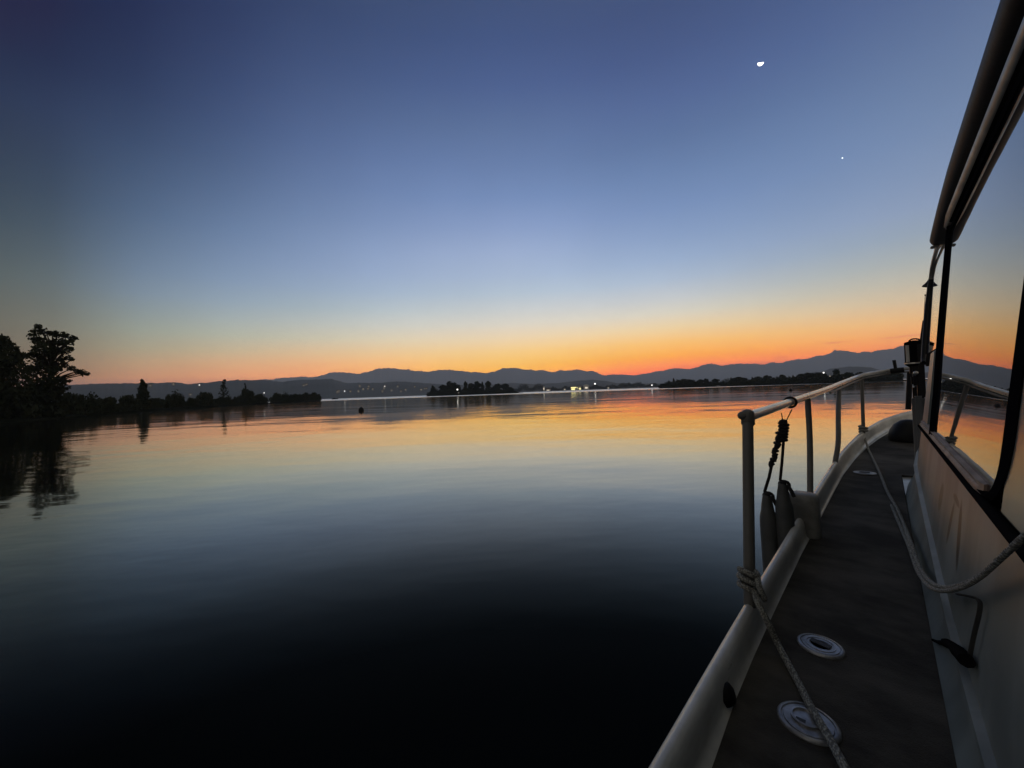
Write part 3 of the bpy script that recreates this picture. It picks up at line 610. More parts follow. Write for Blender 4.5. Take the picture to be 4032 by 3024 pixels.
# waterside hall with lit front
p = at_range(2268, 1536, 1080); root = empty('waterside_hall', (p.x, p.y, .8), face_rz(p))
MB().box((0,0,4.6), (29,16,9.2)).build('wall', WALL, root, smooth=False)
MB().box((0,0,9.6), (31,19,.8)).build('roof', RTILE, root, smooth=False)
for (x, z, w, h) in ((-6.5,7.3,14,2.2),(-7.5,3.4,10,2.6),(-8,1.1,9,1.2),(11,4.2,3.6,3.4),(11,1.2,4,1.4),(3,7.2,2.4,1.6),(5.5,3.8,1.6,1.3)):
    MB().box((x,-8.08,z), (w,.12,h)).build('window', YEL, root, smooth=False)
tag(root, 'waterside hall with a bright yellow lit front on the far shore', 'building')
def pale_house(px, py, w, h, label, gable, litmat=None):
    p = at_range(px, py, 1120); root = empty('house', (p.x, p.y, .8), face_rz(p)); h = h
    MB().box((0,0,h/2), (w,9,h)).build('wall', WALL, root, smooth=False)
    if gable == 'dome':
        b = MB(); secs = []
        for y in (-4.6, 4.6): secs.append([Vector((math.cos(a)*w*.55, y, h+math.sin(a)*w*.28)) for a in np.linspace(math.pi, 0, 12)])
        b.loft(secs, closed=True); b.build('roof', WALL, root)
    else:
        b = MB(); b.add([(-w*.56,-5,h),(w*.56,-5,h),(w*.56,5,h),(-w*.56,5,h),(-w*.56,0,h+w*.3),(w*.56,0,h+w*.3)], [(0,1,5,4),(2,3,4,5),(1,2,5),(3,0,4),(0,3,2,1)]); b.build('roof', RTILE, root, smooth=False)
    if litmat: MB().box((0,-4.58,h*.5), (w*.5,.12,h*.4)).build('window', litmat, root, smooth=False)
    return tag(root, label, 'house')
pale_house(2308, 1512, 15, 11, 'pale house with an arched roof right of the lit hall', 'dome', DIMW)
pale_house(2283, 1520, 8, 12, 'small pale gabled house between the lit hall and the arched roof', 'gable')
pale_house(2223, 1525, 6, 5, 'small house with a lit front left of the lit hall', 'gable', WARM)
pale_house(2158, 1526, 14, 5, 'low pale boathouse well left of the lit hall', 'gable', DIMW)
pale_house(2141, 1515, 5, 14, 'narrow pale house above the low boathouse', 'gable', DIMW)
pale_house(2395, 1520, 5, 5, 'tiny pale hut right of the tall lamp post', 'gable', DIMW)
# mast on the summit
p = at_range(2802, 1431, 10380); root = empty('summit_mast', (p.x, p.y, p.z-25))
b = MB(); b.tube([(0,0,0),(0,0,30),(0,0,78)], [9,6,2.0], n=6); b.build('mast', BLK, root); MB().box((0,0,12), (50,30,24)).build('hut', BLK, root, smooth=False)
tag(root, 'tiny mast and hut on the pointed summit above the right shore', 'mast')
# small dark motor launch near the spit
p = at_range(1318, 1562, 620); root = empty('moored_boat', (p.x, p.y, 0), face_rz(p))
b = MB(); secs = []
for u, w, k in ((-4,1.2,.0),(-2,1.5,.0),(1,1.4,.05),(3,.8,.2),(4.4,.05,.4)):
    secs.append([Vector((u,-w,1.0+k)),Vector((u,-w*.8,-.3)),Vector((u,w*.8,-.3)),Vector((u,w,1.0+k))])
b.loft(secs, closed=True); b.build('hull', BLK, root)
MB().box((-.8,0,1.6), (3.2,1.9,1.3)).build('cabin', BLK, root, bevel=.15)
tag(root, 'small dark boat lying off the tip of the left spit', 'boat')
# buoys
def buoy(px, py, dist, r, label, h=1.25):
    p = at_range(px, py, dist); root = empty('mooring_buoy', (p.x, p.y, 0))
    MB().lathe([(r*.3,-r*.9),(r*.8,-r*.5),(r,0),(r*.98,r*.35),(r*.8,r*.9),(r*.45,r*h),(r*.16,r*h*1.15)], n=20).build('float', BLK, root)
    MB().tube([(0,0,r*h*1.1),(0,0,r*h*1.45)], r*.08, n=8).build('top_ring', BLK, root)
    return tag(root, label, 'buoy', 'mooring buoys')
buoy(1422, 1610, 47, .30, 'black egg-shaped mooring buoy floating left of centre, the nearest one')
buoy(3113, 1530, 88, .29, 'round black buoy floating just left of the boat railing top')
buoy(2763, 1524, 150, .26, 'tiny black buoy far out before the right-hand shore')

# ------------------------------------------------------------------ moon and planet
MOONM = emis('moonlight', (1.0,.97,.90), 4.0)
r_ = ray(2995, 246).normalized(); c = r_*20000
td = ray(3025, 241).normalized()-r_; lit_dir = r_.cross(td).normalized(); lit_dir = lit_dir if lit_dir.z < 0 else -lit_dir
b = MB(); nlat, nlon = 10, 24; rad = 96; ax2 = lit_dir; x_ = ax2.orthogonal().normalized(); y_ = ax2.cross(x_); secs = []
for i in range(nlat+1):
    th = R(90)*i/nlat
    secs.append([c + (ax2*math.cos(th) + (x_*math.cos(2*math.pi*k/nlon)+y_*math.sin(2*math.pi*k/nlon))*math.sin(th))*rad for k in range(nlon)])
b.loft(secs, closed=True); tag(b.build('moon', MOONM), 'bright half moon with its lower side lit, high at the right', 'moon')
b = MB(); b.ball(ray(3317, 622).normalized()*20000, 17, n=8); tag(b.build('planet', emis('planet_light', (.92,1,1), 3.5)), 'bright evening star below and right of the moon', 'star')

# ================================================================== THE BOAT (local axes: x forward, y to port, z above deck)
boat = empty('motor_boat', (0, 0, DECK), math.atan2(UA.y, UA.x))
tag(boat, 'white motor cruiser seen along its port side deck towards the bow', 'boat')
P_OUT = smooth_path([(-4.2,.26,0),(-3,.30,0),(-1.5,.32,0),(0,.338,0),(.7,.343,0),(1.36,.347,0),(1.9,.343,0),(2.77,.329,0),(3.9,.285,0),(4.5,.235,0),(5.04,.168,0),(5.43,.09,0),(5.76,.0,0),(6.2,-.20,0),(6.65,-.48,0),(6.95,-.80,0),(7.05,-1.2,0)], 6)
MID = -1.2
def offs(path, o):
    out = []
    for i, p in enumerate(path):
        a = path[max(0,i-1)]; b_ = path[min(len(path)-1,i+1)]; t = (b_-a).normalized()
        if i == len(path)-1: t = Vector((0,-1,0))
        out.append(p + Vector((t.y, -t.x, 0))*o)      # inboard is to the right of the forward direction
    return out
def mirror(pts): return [Vector((p.x, 2*MID-p.y, p.z)) for p in reversed(pts)]
prof = [(.004,-.06),(0,.03),(.001,.060),(.005,.078),(.012,.090),(.021,.096),(.030,.094),(.037,.085),(.041,.068),(.043,.045),(.045,.024),(.049,.010),(.058,.001),(.068,-.006)]
gw = MB(); secs = []
lines = [offs(P_OUT, o) for o, z in prof]
for i in range(len(P_OUT)):
    fwd = max(0, P_OUT[i].x-2.4)*.10
    secs.append([Vector((lines[k][i].x, lines[k][i].y, prof[k][1]*(1+fwd*.5)+sheer(lines[k][i].x))) for k in range(len(prof))])
gw.loft(secs, closed=True); gw.build('gunwale', GEL, boat)
gw2 = MB(); gw2.loft([[Vector((p.x, 2*MID-p.y, p.z)) for p in s_] for s_ in secs], closed=True); gw2.build('gunwale', GEL, boat)
rb = MB(); rp = [Vector((p.x, p.y+.0, .012+sheer(p.x))) for p in offs(P_OUT, -.006)]; rb.tube(rp, .017, n=8); rb.build('rubbing_strake', RUB, boat)
# hull shell
hl_ = MB(); secs = []
for side in (1, -1):
    secs = []
    a_, b2, c2, d2 = offs(P_OUT, .004), offs(P_OUT, .05), offs(P_OUT, .16), offs(P_OUT, .5)
    for i in range(len(P_OUT)):
        row = []
        for q, z in ((a_,-.02),(b2,-.3),(c2,-.62),(d2,-1.0)):
            p = q[i]; y = min(p.y, MID) if False else p.y
            x = p.x - max(0,p.x-5)*(.12 if z < -.5 else .05)
            zz = z + sheer(p.x)*(1 if z > -.1 else .3 if z > -.5 else 0)
            row.append(Vector((x, y if side == 1 else 2*MID-y, zz)))
        secs.append(row)
    MB().loft(secs).build('hull_side', GEL, boat)
st = P_OUT[0]; MB().box((st.x+.02, MID, -.45), (.04, 2*(st.y-MID)-.1, .95)).build('transom', GEL, boat, bevel=.01)
# white deck under everything
inn = offs(P_OUT, .055); dk = MB(); secs = []
for i in range(len(inn)):
    p = inn[i]; z = sheer(p.x) - .012; secs.append([Vector((p.x, p.y, z)), Vector((p.x, MID+(p.y-MID)*.5, z)), Vector((p.x, MID, z)), Vector((p.x, MID-(p.y-MID)*.5, z)), Vector((p.x, 2*MID-p.y, z))])
dk.loft(secs); dk.build('deck', GEL, boat)
# dark walkway mat
ML = [(-3,.255),(0,.270),(.6,.272),(.84,.281),(1.01,.292),(1.39,.298),(1.8,.298),(2.1,.290),(2.7,.272),(3.3,.252),(3.75,.232),(4.3,.185),(4.76,.125),(5.19,.045),(5.5,-.03),(5.8,-.14),(6.1,-.3)]
mlu = np.array([m[0] for m in ML]); mlv = np.array([m[1] for m in ML]); mt_ = MB(); secs = []
for u in np.concatenate([np.arange(-3, 4.05, .15), np.arange(4.06, 6.1, .1)]):
    lv = float(np.interp(u, mlu, mlv)); rv = -.082 if u < 3.9 else (-.12 if u < 4.06 else 2*MID-lv); z = sheer(u)
    secs.append([Vector((u, lv, z-.006)), Vector((u, lv-.004, z+.004)), Vector((u, rv+.004, z+.004)), Vector((u, rv, z-.006))])
mt_.loft(secs, closed=True); mt_.build('walkway_mat', MAT_DECK, boat)

# --- cabin
cab = MB(); secs = []
def wallcol(): pass
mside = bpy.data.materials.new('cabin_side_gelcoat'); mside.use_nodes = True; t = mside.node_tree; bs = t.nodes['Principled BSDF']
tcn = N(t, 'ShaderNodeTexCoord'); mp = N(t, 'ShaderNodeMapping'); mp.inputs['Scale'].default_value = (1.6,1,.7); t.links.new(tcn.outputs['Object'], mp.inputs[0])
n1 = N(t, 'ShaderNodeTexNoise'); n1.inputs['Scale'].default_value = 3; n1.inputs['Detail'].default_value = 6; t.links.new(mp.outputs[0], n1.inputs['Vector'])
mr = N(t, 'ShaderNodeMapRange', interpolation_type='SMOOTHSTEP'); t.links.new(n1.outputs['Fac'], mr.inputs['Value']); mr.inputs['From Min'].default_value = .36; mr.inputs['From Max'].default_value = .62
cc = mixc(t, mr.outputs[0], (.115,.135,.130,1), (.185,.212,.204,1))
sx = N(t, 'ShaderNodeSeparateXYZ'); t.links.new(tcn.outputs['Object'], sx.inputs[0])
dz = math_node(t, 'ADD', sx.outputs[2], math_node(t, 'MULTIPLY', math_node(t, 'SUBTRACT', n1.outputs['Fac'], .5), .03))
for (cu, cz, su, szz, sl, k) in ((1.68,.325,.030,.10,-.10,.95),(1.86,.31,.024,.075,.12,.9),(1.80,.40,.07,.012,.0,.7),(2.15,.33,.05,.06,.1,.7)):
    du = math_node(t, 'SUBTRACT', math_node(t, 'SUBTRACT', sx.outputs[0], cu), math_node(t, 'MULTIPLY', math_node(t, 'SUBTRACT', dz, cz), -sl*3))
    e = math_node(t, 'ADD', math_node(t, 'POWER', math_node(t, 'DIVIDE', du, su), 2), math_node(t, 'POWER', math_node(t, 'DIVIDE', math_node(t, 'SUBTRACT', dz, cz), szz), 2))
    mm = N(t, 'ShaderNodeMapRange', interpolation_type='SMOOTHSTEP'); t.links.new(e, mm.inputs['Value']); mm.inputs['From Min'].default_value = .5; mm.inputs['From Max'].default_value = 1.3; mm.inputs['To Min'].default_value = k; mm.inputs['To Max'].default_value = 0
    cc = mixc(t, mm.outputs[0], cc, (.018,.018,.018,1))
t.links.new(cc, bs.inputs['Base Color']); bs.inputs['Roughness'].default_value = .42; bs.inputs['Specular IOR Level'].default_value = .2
secs = []
for u in list(np.arange(-3.2, 3.0, .2)) + [3.0, 3.12, 3.4, 3.7, 3.92]:
    s0 = sheer(u); top = .482 if u < 3.05 else .93
    kv = max(0, u-3.2)**2*.10
    row = []
    ch = .10 + .05*max(0, u-1.6)
    for (o, z) in ((.030,s0-.01),(.016,s0+.012),(.004,s0+ch*.5),(.003,s0+ch-.008),(.011,s0+ch-.002),(.010,s0+ch+.005),(-.004,s0+ch+.010),(-.004,top-.01),(-.010,top)):
        p = W(u, z, o); p.y -= kv; row.append(p)
    p = W(u, top, -.08); p.y -= kv; row.append(p); p = W(u, s0-.01, -.08); p.y -= kv; row.append(p)
    secs.append(row)
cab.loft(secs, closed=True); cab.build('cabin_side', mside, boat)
# cabin core: closed dark volume behind the windows, front and starboard side
core = MB(); secs = []
for u in (-3.2, 3.0):
    secs.append([Vector((u, -.19, -.01+sheer(u))), Vector((u, -.215, .5)), Vector((u, -.36, 1.60)), Vector((u, 2*MID+.36, 1.60)), Vector((u, 2*MID+.215, .5)), Vector((u, 2*MID+.19, -.01+sheer(u)))])
core.loft(secs, closed=True); core.build('cabin_core', BLK, boat, smooth=False)
fr_ = MB(); secs = []
for u in (3.02, 3.95):
    k = .0 if u < 3.5 else .06
    secs.append([Vector((u, -.20-k, sheer(u)-.01)), Vector((u, -.225-k, .90)), Vector((u, 2*MID+.225+k, .90)), Vector((u, 2*MID+.20+k, sheer(u)-.01))])
fr_.loft(secs, closed=True); fr_.build('fore_cabin', GEL, boat, bevel=.02)
# side windows
def rrect(u0, u1, z0, z1, r0, r1, slant0=0.0, slant1=0.0, n=8, out=0.0):
    """rounded outline (aft-lower corner radius r0, others r1); slant moves the top corners forward"""
    C = [(u0, z0, r0, 180, 270), (u1, z0, r1, 270, 360), (u1, z1, r1, 0, 90), (u0, z1, r1, 90, 180)]
    pts = []
    for (x, z, r, a0, a1) in C:
        sx_ = 1 if x == u0 else -1; sz_ = 1 if z == z0 else -1
        cx, cz = x + sx_*r, z + sz_*r
        for k in range(n+1):
            a = R(a0 + (a1-a0)*k/n); px_, pz_ = cx + r*math.cos(a), cz + r*math.sin(a)
            f = (pz_-z0)/(z1-z0); sl = slant0*f if x == u0 else slant1*f
            pts.append((px_+sl, pz_))
    return pts
def window(u0, u1, z0, z1, rr, s0, s1, wa, wf, wt, wb, name='side_window'):
    root = None
    inner = rrect(u0, u1, z0, z1, rr, .05, s0, s1)
    outer = rrect(u0-wa, u1+wf, z0-wb, z1+wt, rr+.06, .05, s0, s1)
    b = MB(); n = len(inner)
    ring = [[W(*outer[i], -.012) for i in range(n)], [W(*outer[i], .001) for i in range(n)], [W(*[(outer[i][k]+inner[i][k])/2 for k in (0,1)], .006) for i in range(n)], [W(*inner[i], .001) for i in range(n)], [W(*inner[i], -.012) for i in range(n)]]
    b.loft([r + [r[0]] for r in ring]); root = b.build(name, GASK, boat)
    g_ = MB(); g_.add([W(*p, -.004) for p in inner], [tuple(range(n))]); 
    g_.add([W(*p, -.010) for p in inner], [tuple(reversed(range(n)))])
    g_.build('pane', PANE, root, smooth=False)
    return root
window(1.285, 2.64, .512, 1.528, .11, .02, .40, .085, .03, .03, .012)
window(-.95, .35, .530, 1.490, .10, .0, .02, .06, .06, .01, .012)
window(-2.6, -1.25, .530, 1.490, .10, .0, .0, .12, .04, .02, .012)
# bar between the side window and the wing glass
b = MB(); secs = []
for (u, z) in ((2.67,.50),(2.72,.70),(2.87,.98),(2.98,1.25),(3.085,1.60)):
    secs.append([W(u, z, -.02), W(u, z, .006), W(u+.02, z, .009), W(u+.045, z, .006), W(u+.05, z, -.02)])
b.loft(secs, closed=True); b.build('window_pillar', GASK, boat)
# wall above/behind the frames
b = MB(); b.add([W(1.22,.47,-.022), W(3.0,.47,-.022), W(3.05,1.62,-.022), W(1.22,1.62,-.022)], [(0,1,2,3)]); b.build('window_surround', GASK, boat, smooth=False)
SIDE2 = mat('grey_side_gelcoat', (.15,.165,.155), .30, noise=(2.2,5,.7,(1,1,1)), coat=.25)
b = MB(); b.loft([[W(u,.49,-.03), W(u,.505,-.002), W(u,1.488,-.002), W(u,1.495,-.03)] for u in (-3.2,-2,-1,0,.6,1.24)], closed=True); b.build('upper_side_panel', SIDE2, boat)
b = MB(); b.loft([[W(u,1.487,-.03), W(u,1.492,.001), W(u,1.60,.001), W(u,1.61,-.03)] for u in (-3.2,-1,1.2,1.27)], closed=True); b.build('roof_rebate', GASK, boat)
# black gasket line and bright sill under the glass
MB().tube([W(u, .488, .000) for u in np.arange(-3, 3.6, .2)], .011, n=8).build('gasket', RUB, boat)
b = MB(); secs = []
for u in [1.405, 1.43, 1.48] + list(np.arange(1.6, 2.72, .15)) + [2.9, 3.1, 3.3]:
    k = 1.0 if u > 1.46 else (.5 if u > 1.42 else .2)
    secs.append([W(u, .499, -.01), W(u, .500, .006*k), W(u, .506, .009*k), W(u, .513, .006*k), W(u, .515, .003*k), W(u, .526, .006*k), W(u, .531, -.01)])
b.loft(secs, closed=True); b.build('window_sill', mat('bronze_sill', (.24,.17,.13), .5, noise=(12,4,.7,(1,1,1)), spec=.25), boat)
# roof gutter strip, roof and front wing
pts = [W(u, 1.600, .006) for u in np.arange(-3, 3.6, .25)] + [W(3.70,1.604,.004), W(3.92,1.588,.0), W(4.04,1.555,-.002), W(4.08,1.48,-.004)]
MB().tube(pts, [.021]*27+[.011]*(len(pts)-27), n=8).build('gutter_strip', ALU, boat)
MB().tube([W(u, 1.584, -.002) for u in np.arange(-3, 3.1, .3)], .012, n=6).build('gutter_seal', RUB, boat)
pil = [W(4.08,1.49,-.004), W(4.06,1.37,-.002), W(3.95,1.15,0), W(3.80,.93,.0), W(3.74,.88,0)]
MB().tube(smooth_path(pil, 4), .0125, n=8).build('windscreen_pillar', BLK, boat)
b = MB(); q = [W(2.88,.935,-.006), W(3.78,.935,-.006), W(4.03,1.37,-.006), W(4.06,1.56,-.006), W(3.12,1.595,-.006)]; b.add(q, [(0,1,2,3,4)]); b.build('wing_glass', CLEAR, boat, smooth=False)
b = MB(); secs = []
for u in list(np.arange(-3.2, 3.0, .3)) + [3.0, 3.2, 3.3, 3.38, 3.43, 3.455]:
    dr = 0 if u < 2.4 else -.08*((u-2.4)/1.05)**1.5; k = 1 if u < 3.36 else max(.25, 1-((u-3.36)/.10)**2*.8)
    z = 1.665 + dr; vo = -.240; c_ = []
    for a in np.linspace(-90, 90, 9):
        c_.append(Vector((u, vo-.035*k - (1-k)*.03 + .035*k*math.cos(R(a)), z + .036*k*math.sin(R(a)))))
    c_.append(Vector((u, -.5, z+.05*k))); c_.append(Vector((u, MID, z+.09*k))); c_.append(Vector((u, 2*MID+.5, z+.05*k)))
    for a in np.linspace(90, 270, 9): c_.append(Vector((u, 2*MID+.257 + .035*k*math.cos(R(a)), z + .036*k*math.sin(R(a)))))
    secs.append(c_)
b.loft(secs, closed=True); b.build('roof', ROOFM, boat)
MB().box((3.40,-.262,1.555), (.035,.035,.012)).build('roof_fitting', ALU, boat, bevel=.003)
# --- horn on the pillar
hp = on_u(3668, 1118, 4.15); tp = on_u(3676, 1050, 4.15)
ax_ = (on_u(3662, 1125, 4.15)-on_u(3674, 1062, 4.15)).normalized()
L_ = (on_u(3662, 1125, 4.15)-on_u(3674, 1062, 4.15)).length
MB().lathe([(.006,-.05),(.008,0),(.010,L_*.35),(.015,L_*.6),(.026,L_*.80),(.038,L_*.94),(.040,L_),(.032,L_-.004)], on_u(3672,1065,4.15), ax_, 20).build('horn', BLK, boat)
# --- bow lamp cluster
U1 = 4.6
def bx(x0, y0, x1, y1, u, d, name, m, bev=.01, du=0):
    a, c3 = on_u(x0, y0, u), on_u(x1, y1, u); b = MB(); b.box(((u+du), (a.y+c3.y)/2, (a.z+c3.z)/2), (d, abs(a.y-c3.y), abs(a.z-c3.z))); return b.build(name, m, boat, bevel=bev)
cpt = on_u(3604, 1432, U1); tpt = on_u(3604, 1346, U1); hh = tpt.z-cpt.z
lampb = MB().lathe([(.030,-.03),(.058,-.010),(.063,0),(.063,.012),(.060,.02),(.060,hh*.94),(.062,hh*.96),(.056,hh),(.03,hh+.010),(.008,hh+.014)], cpt, (0,0,1), 28).build('searchlight', GASK, boat)
MB().lathe([(.058,-.004),(.0645,0),(.0645,.010),(.058,.014)], cpt, (0,0,1), 28).build('chrome_ring', STEEL, lampb)
a0 = on_u(3575,1358,U1); a1 = on_u(3575,1428,U1); MB().tube([Vector((cpt.x-.044,cpt.y+.042,a0.z-.006)), Vector((cpt.x-.044,cpt.y+.042,a1.z+.004))], .012, n=10).build('highlight_strip', GELG, lampb)  # pale tube stands in for the chrome highlight down the cylinder
MB().tube(smooth_path([Vector((U1, cpt.y+.03, tpt.z+.01)), Vector((U1, cpt.y+.012, tpt.z+.024)), Vector((U1, cpt.y-.015, tpt.z+.024)), Vector((U1, cpt.y-.04, tpt.z+.01))], 4), .006, n=6).build('handle', BLK, lampb)
bx(3632, 1355, 3690, 1440, U1, .10, 'control_box', BLK, .012)
bx(3600, 1352, 3646, 1570, U1, .08, 'winch_column', BLK, .012, -.02)
bx(3580, 1436, 3638, 1475, U1, .10, 'winch_head', BLK, .015)
bx(3586, 1478, 3640, 1518, U1, .07, 'winch_gear', BLK, .012)
bx(3592, 1520, 3636, 1700, U1+.1, .08, 'winch_post', BLK, .012)
MB().ball(on_u(3606, 1468, U1-.08), .016, n=8).build('chrome_knob', STEEL, boat)
# antennas with thick bases, braced mast
for (xa, ya, xb, yb, xc, yc) in ((3643,1162,3637,1262,3629,1345),(3681,1160,3673,1262,3664,1345)):
    u = U1; b = MB().tube([on_u(xc,yc,u), on_u((xb+xc)/2,(yb+yc)/2,u), on_u(xb,yb,u)], [.012,.010,.007], n=8); o_ = b.build('antenna', BLK, boat)
    MB().tube([on_u(xb,yb,u), on_u(xa,ya,u)], .0022, n=6).build('whip', BLK, o_); MB().ball(on_u(xa,ya,u), .006, n=6).build('tip', BLK, o_)
MB().tube([on_u(3650,1352,U1), on_u(3656,1262,U1), on_u(3662,1180,U1), on_u(3670,1085,U1)], [.011,.011,.010,.009], n=8).build('mast', BLK, boat)
MB().tube([on_u(3654,1292,U1), on_u(3656,1264,U1)], .020, n=10).build('mast_collar', BLK, boat)
for e_ in ((3650,1275,3633,1345),(3660,1275,3672,1345),(3634,1310,3650,1345),(3668,1300,3655,1345)):
    MB().tube([on_u(e_[0],e_[1],U1), on_u(e_[2],e_[3],U1)], .0045, n=6).build('mast_brace', BLK, boat)
# foredeck windlass
c0 = on_deck(3580, 1705); c0 = Vector((5.15, -.16, sheer(5.15)))
MB().lathe([(.14,0),(.145,.04),(.13,.10),(.10,.155),(.055,.19),(.02,.20)], (5.2,-.17,sheer(5.2)), (0,0,1), 24).build('windlass', BLK, boat)
MB().tube([on_u(3583,1465,5.25), on_u(3576,1612,5.25)], .021, n=10).build('pulpit_post', BLK, boat)
# grey mooring post by the cabin front
pb = on_deck(3624, 1884); b = MB(); b.box((pb.x, pb.y-.012, pb.z+.285), (.06,.066,.57)); b.build('bitt_post', mat('worn_grey_post', (.17,.17,.17), .6, noise=(6,5,.6,(1,1,.3))), boat, bevel=.016)
wp_ = on_deck(3622, 1884); MB().box((wp_.x-.12,wp_.y+.004,wp_.z+.06), (.03,.026,.14)).build('white_plate', GELG, boat, bevel=.003)

# --- railing
def g_out(u):
    us = [p.x for p in P_OUT]; return float(np.interp(u, us, [p.y for p in P_OUT]))
rail_pts = [Vector((1.352,.316,.664)), Vector((1.53,.320,.672)), Vector((2.18,.308,.690)), Vector((2.72,.297,.708)), Vector((3.45,.262,.738)), Vector((4.1,.222,.772)), Vector((4.72,.158,.808)), Vector((5.05,.11,.830))]
def on_curtain(px, py, off=-.016):
    r = bray(px, py); v = .3
    for _ in range(80):
        tt = v/r.y; v = .6*v + .4*(g_out(r.x*tt)+off)
    tt = v/r.y; return Vector((r.x*tt, v, r.z*tt+EYE))
rail_pts = [on_curtain(*p) for p in ((2944,1638),(2970,1632),(3110,1584),(3180,1560),(3260,1531),(3310,1510),(3368,1487))] + [on_u(3410,1474,5.03), on_u(3460,1465,5.22), on_u(3520,1456,5.32), on_u(3585,1450,5.36)]
rail = MB().tube(smooth_path(rail_pts, 6), .0178, n=16).build('handrail', GELG, boat)
lowr = [Vector((p.x+.0, p.y-.012, p.z-.030)) for p in rail_pts[4:]]
MB().tube(smooth_path(lowr, 6), .008, n=8).build('under_rail', POSTM, boat)
e0 = rail_pts[0]
MB().lathe([(.017,-.032),(.0205,-.028),(.0205,.008),(.018,.016),(.010,.021),(.002,.023)], e0, (0,0,1), 20).build('rail_elbow', POSTM, boat)
MB().lathe([(.015,0),(.013,.010),(.008,.016),(.002,.019)], e0+Vector((-.011,.011,.002)), (-1,.75,.1), 14).build('rail_end_knob', POSTM, boat)
def post(path, r, name='post'):
    return MB().tube(smooth_path(path, 5), r, n=14).build(name, POSTM, boat)
f1 = on_deck(2951, 2372, .096); post([Vector((f1.x, f1.y, f1.z-.012)), f1.lerp(e0,.5), Vector((e0.x, e0.y, e0.z))], .0165)
f2 = on_deck(3190, 1975, .09); t2 = on_curtain(3180, 1570); post([f2, Vector((t2.x, t2.y, t2.z-.25)), t2], .0148)
f3 = on_deck(3288, 1822, .09); t3 = on_curtain(3304, 1520); post([f3, f3.lerp(t3,.25)+Vector((0,-.012,0)), f3.lerp(t3,.6)+Vector((0,-.004,0)), t3], .0165)
f4 = on_deck(3400, 1706, .09); t4 = on_u(3393, 1485, 5.0); post([f4, f4.lerp(t4,.5), t4], .0145)
# small black cleat lever on the rail near the bow
c_ = on_u(3522, 1456, 5.3); MB().tube([on_u(3528,1460,5.25), on_u(3520,1418,5.25)], .013, n=8).build('rail_lever', BLK, boat)
MB().tube([on_u(3505,1462,5.25), on_u(3560,1456,5.25)], .026, n=10).build('rail_clamp', BLK, boat)
# raised fairlead block on the gunwale
b = MB(); secs = []
for z, k in ((0,1.0),(.12,1.0),(.185,.97),(.205,.85),(.212,.6)):
    row = []
    for a in range(24):
        an = 2*math.pi*a/24; cxx, syy = math.cos(an), math.sin(an); pw = .55
        row.append(Vector((2.40+.062*k*math.copysign(abs(cxx)**pw,cxx), .306+.066*k*math.copysign(abs(syy)**pw,syy), .012+z)))
    secs.append(row)
b.loft(secs, closed=True); b.build('fairlead_block', mat('dark_block_gelcoat', (.27,.265,.24), .45, noise=(9,6,.55,(1,1,1))), boat)  # mottled block gelcoat, darker than the gunwale
# small black scupper stop on the inside of the gunwale
sp_ = on_v(2862, 2742, .300); b = MB(); b.lathe([(.028,0),(.027,.012),(.020,.022),(.008,.026)], (sp_.x,.309,.026), (0,-1,.5), 8); b.build('scupper_stop', BLK, boat)
# deck caps
def deck_cap(px, py, r, rz, kind):
    p = on_deck(px, py, .006); z = sheer(p.x)+.004
    root = MB().lathe([(r,0),(r,.003),(r*.95,.006),(r*.86,.0065),(r*.84,.0035),(r*.80,.0035),(r*.78,.006),(r*.60,.0065),(.002,.0062)], (p.x,p.y,z), (0,0,1), 40).build('deck_cap', CAPM, boat)
    Rm = Matrix.Rotation(rz, 3, 'Z')
    if kind == 'slot':
        MB().box((p.x+.002,p.y,z+.0085), (r*.36,r*.86,.0022), Rm).build('key_slot', CAPD, root, smooth=False)
        MB().lathe([(r*.64,0),(r*.64,.0014),(r*.58,.0014),(r*.58,0)], (p.x,p.y,z+.0064), (0,0,1), 36).build('raised_ring', CAPM, root)
    else:
        MB().lathe([(r*.50,0),(r*.50,.005),(r*.42,.0055),(r*.40,.0012)], (p.x+.002,p.y+.004,z+.0062), (0,0,1), 36).build('raised_ring', CAPM, root)
        MB().box((p.x-.012,p.y+.012,z+.0072), (.012,.018,.0016), Rm).build('key_hole', CAPD, root, smooth=False)
    return root
deck_cap(3231, 2543, .056, R(-14), 'slot'); deck_cap(3182, 2843, .059, R(0), 'ring'); deck_cap(3405, 1862, .066, 0, 'slot')
# latch hook and strap on the cabin foot
hk = [on_deck(3655, 2508, .004), W(1.70,.055,.030), W(1.56,.068,.030), W(1.40,.115,.018), W(1.345,.135,.010)]
MB().tube(smooth_path([on_cab(3668,2518,.02), on_cab(3700,2530,.02), on_cab(3735,2535,.018), on_cab(3770,2562,.016), on_cab(3806,2602,.012)], 4), [.004]*4+[.006]*3+[.011]*5+[.014]*5, n=8).build('snap_hook', RUB, boat)
MB().tube(smooth_path([on_cab(3815,2600,.006), on_cab(3835,2500,.006), on_cab(3858,2400,.006), on_cab(3850,2360,.006), on_cab(3800,2345,.006), on_cab(3770,2340,.006)], 4), .0042, n=6, flat=.6).build('hook_strap', mat('faded_strap', (.05,.05,.048), .9, spec=.1), boat)

# ------------------------------------------------------------------ ropes and fenders (things on the boat)
BM_ = boat.matrix_basis.copy()
def thing_from(mb, name, m, label, cat, group=None, parent=None):
    o = mb.build(name, m, parent); o.location = (0,0,DECK); o.rotation_euler = (0,0,math.atan2(UA.y, UA.x))
    if label: tag(o, label, cat, group)
    return o
def strand_rope(pts, r, k=8, twist=70):
    return MB().tube(smooth_path(pts, k), r, n=10)
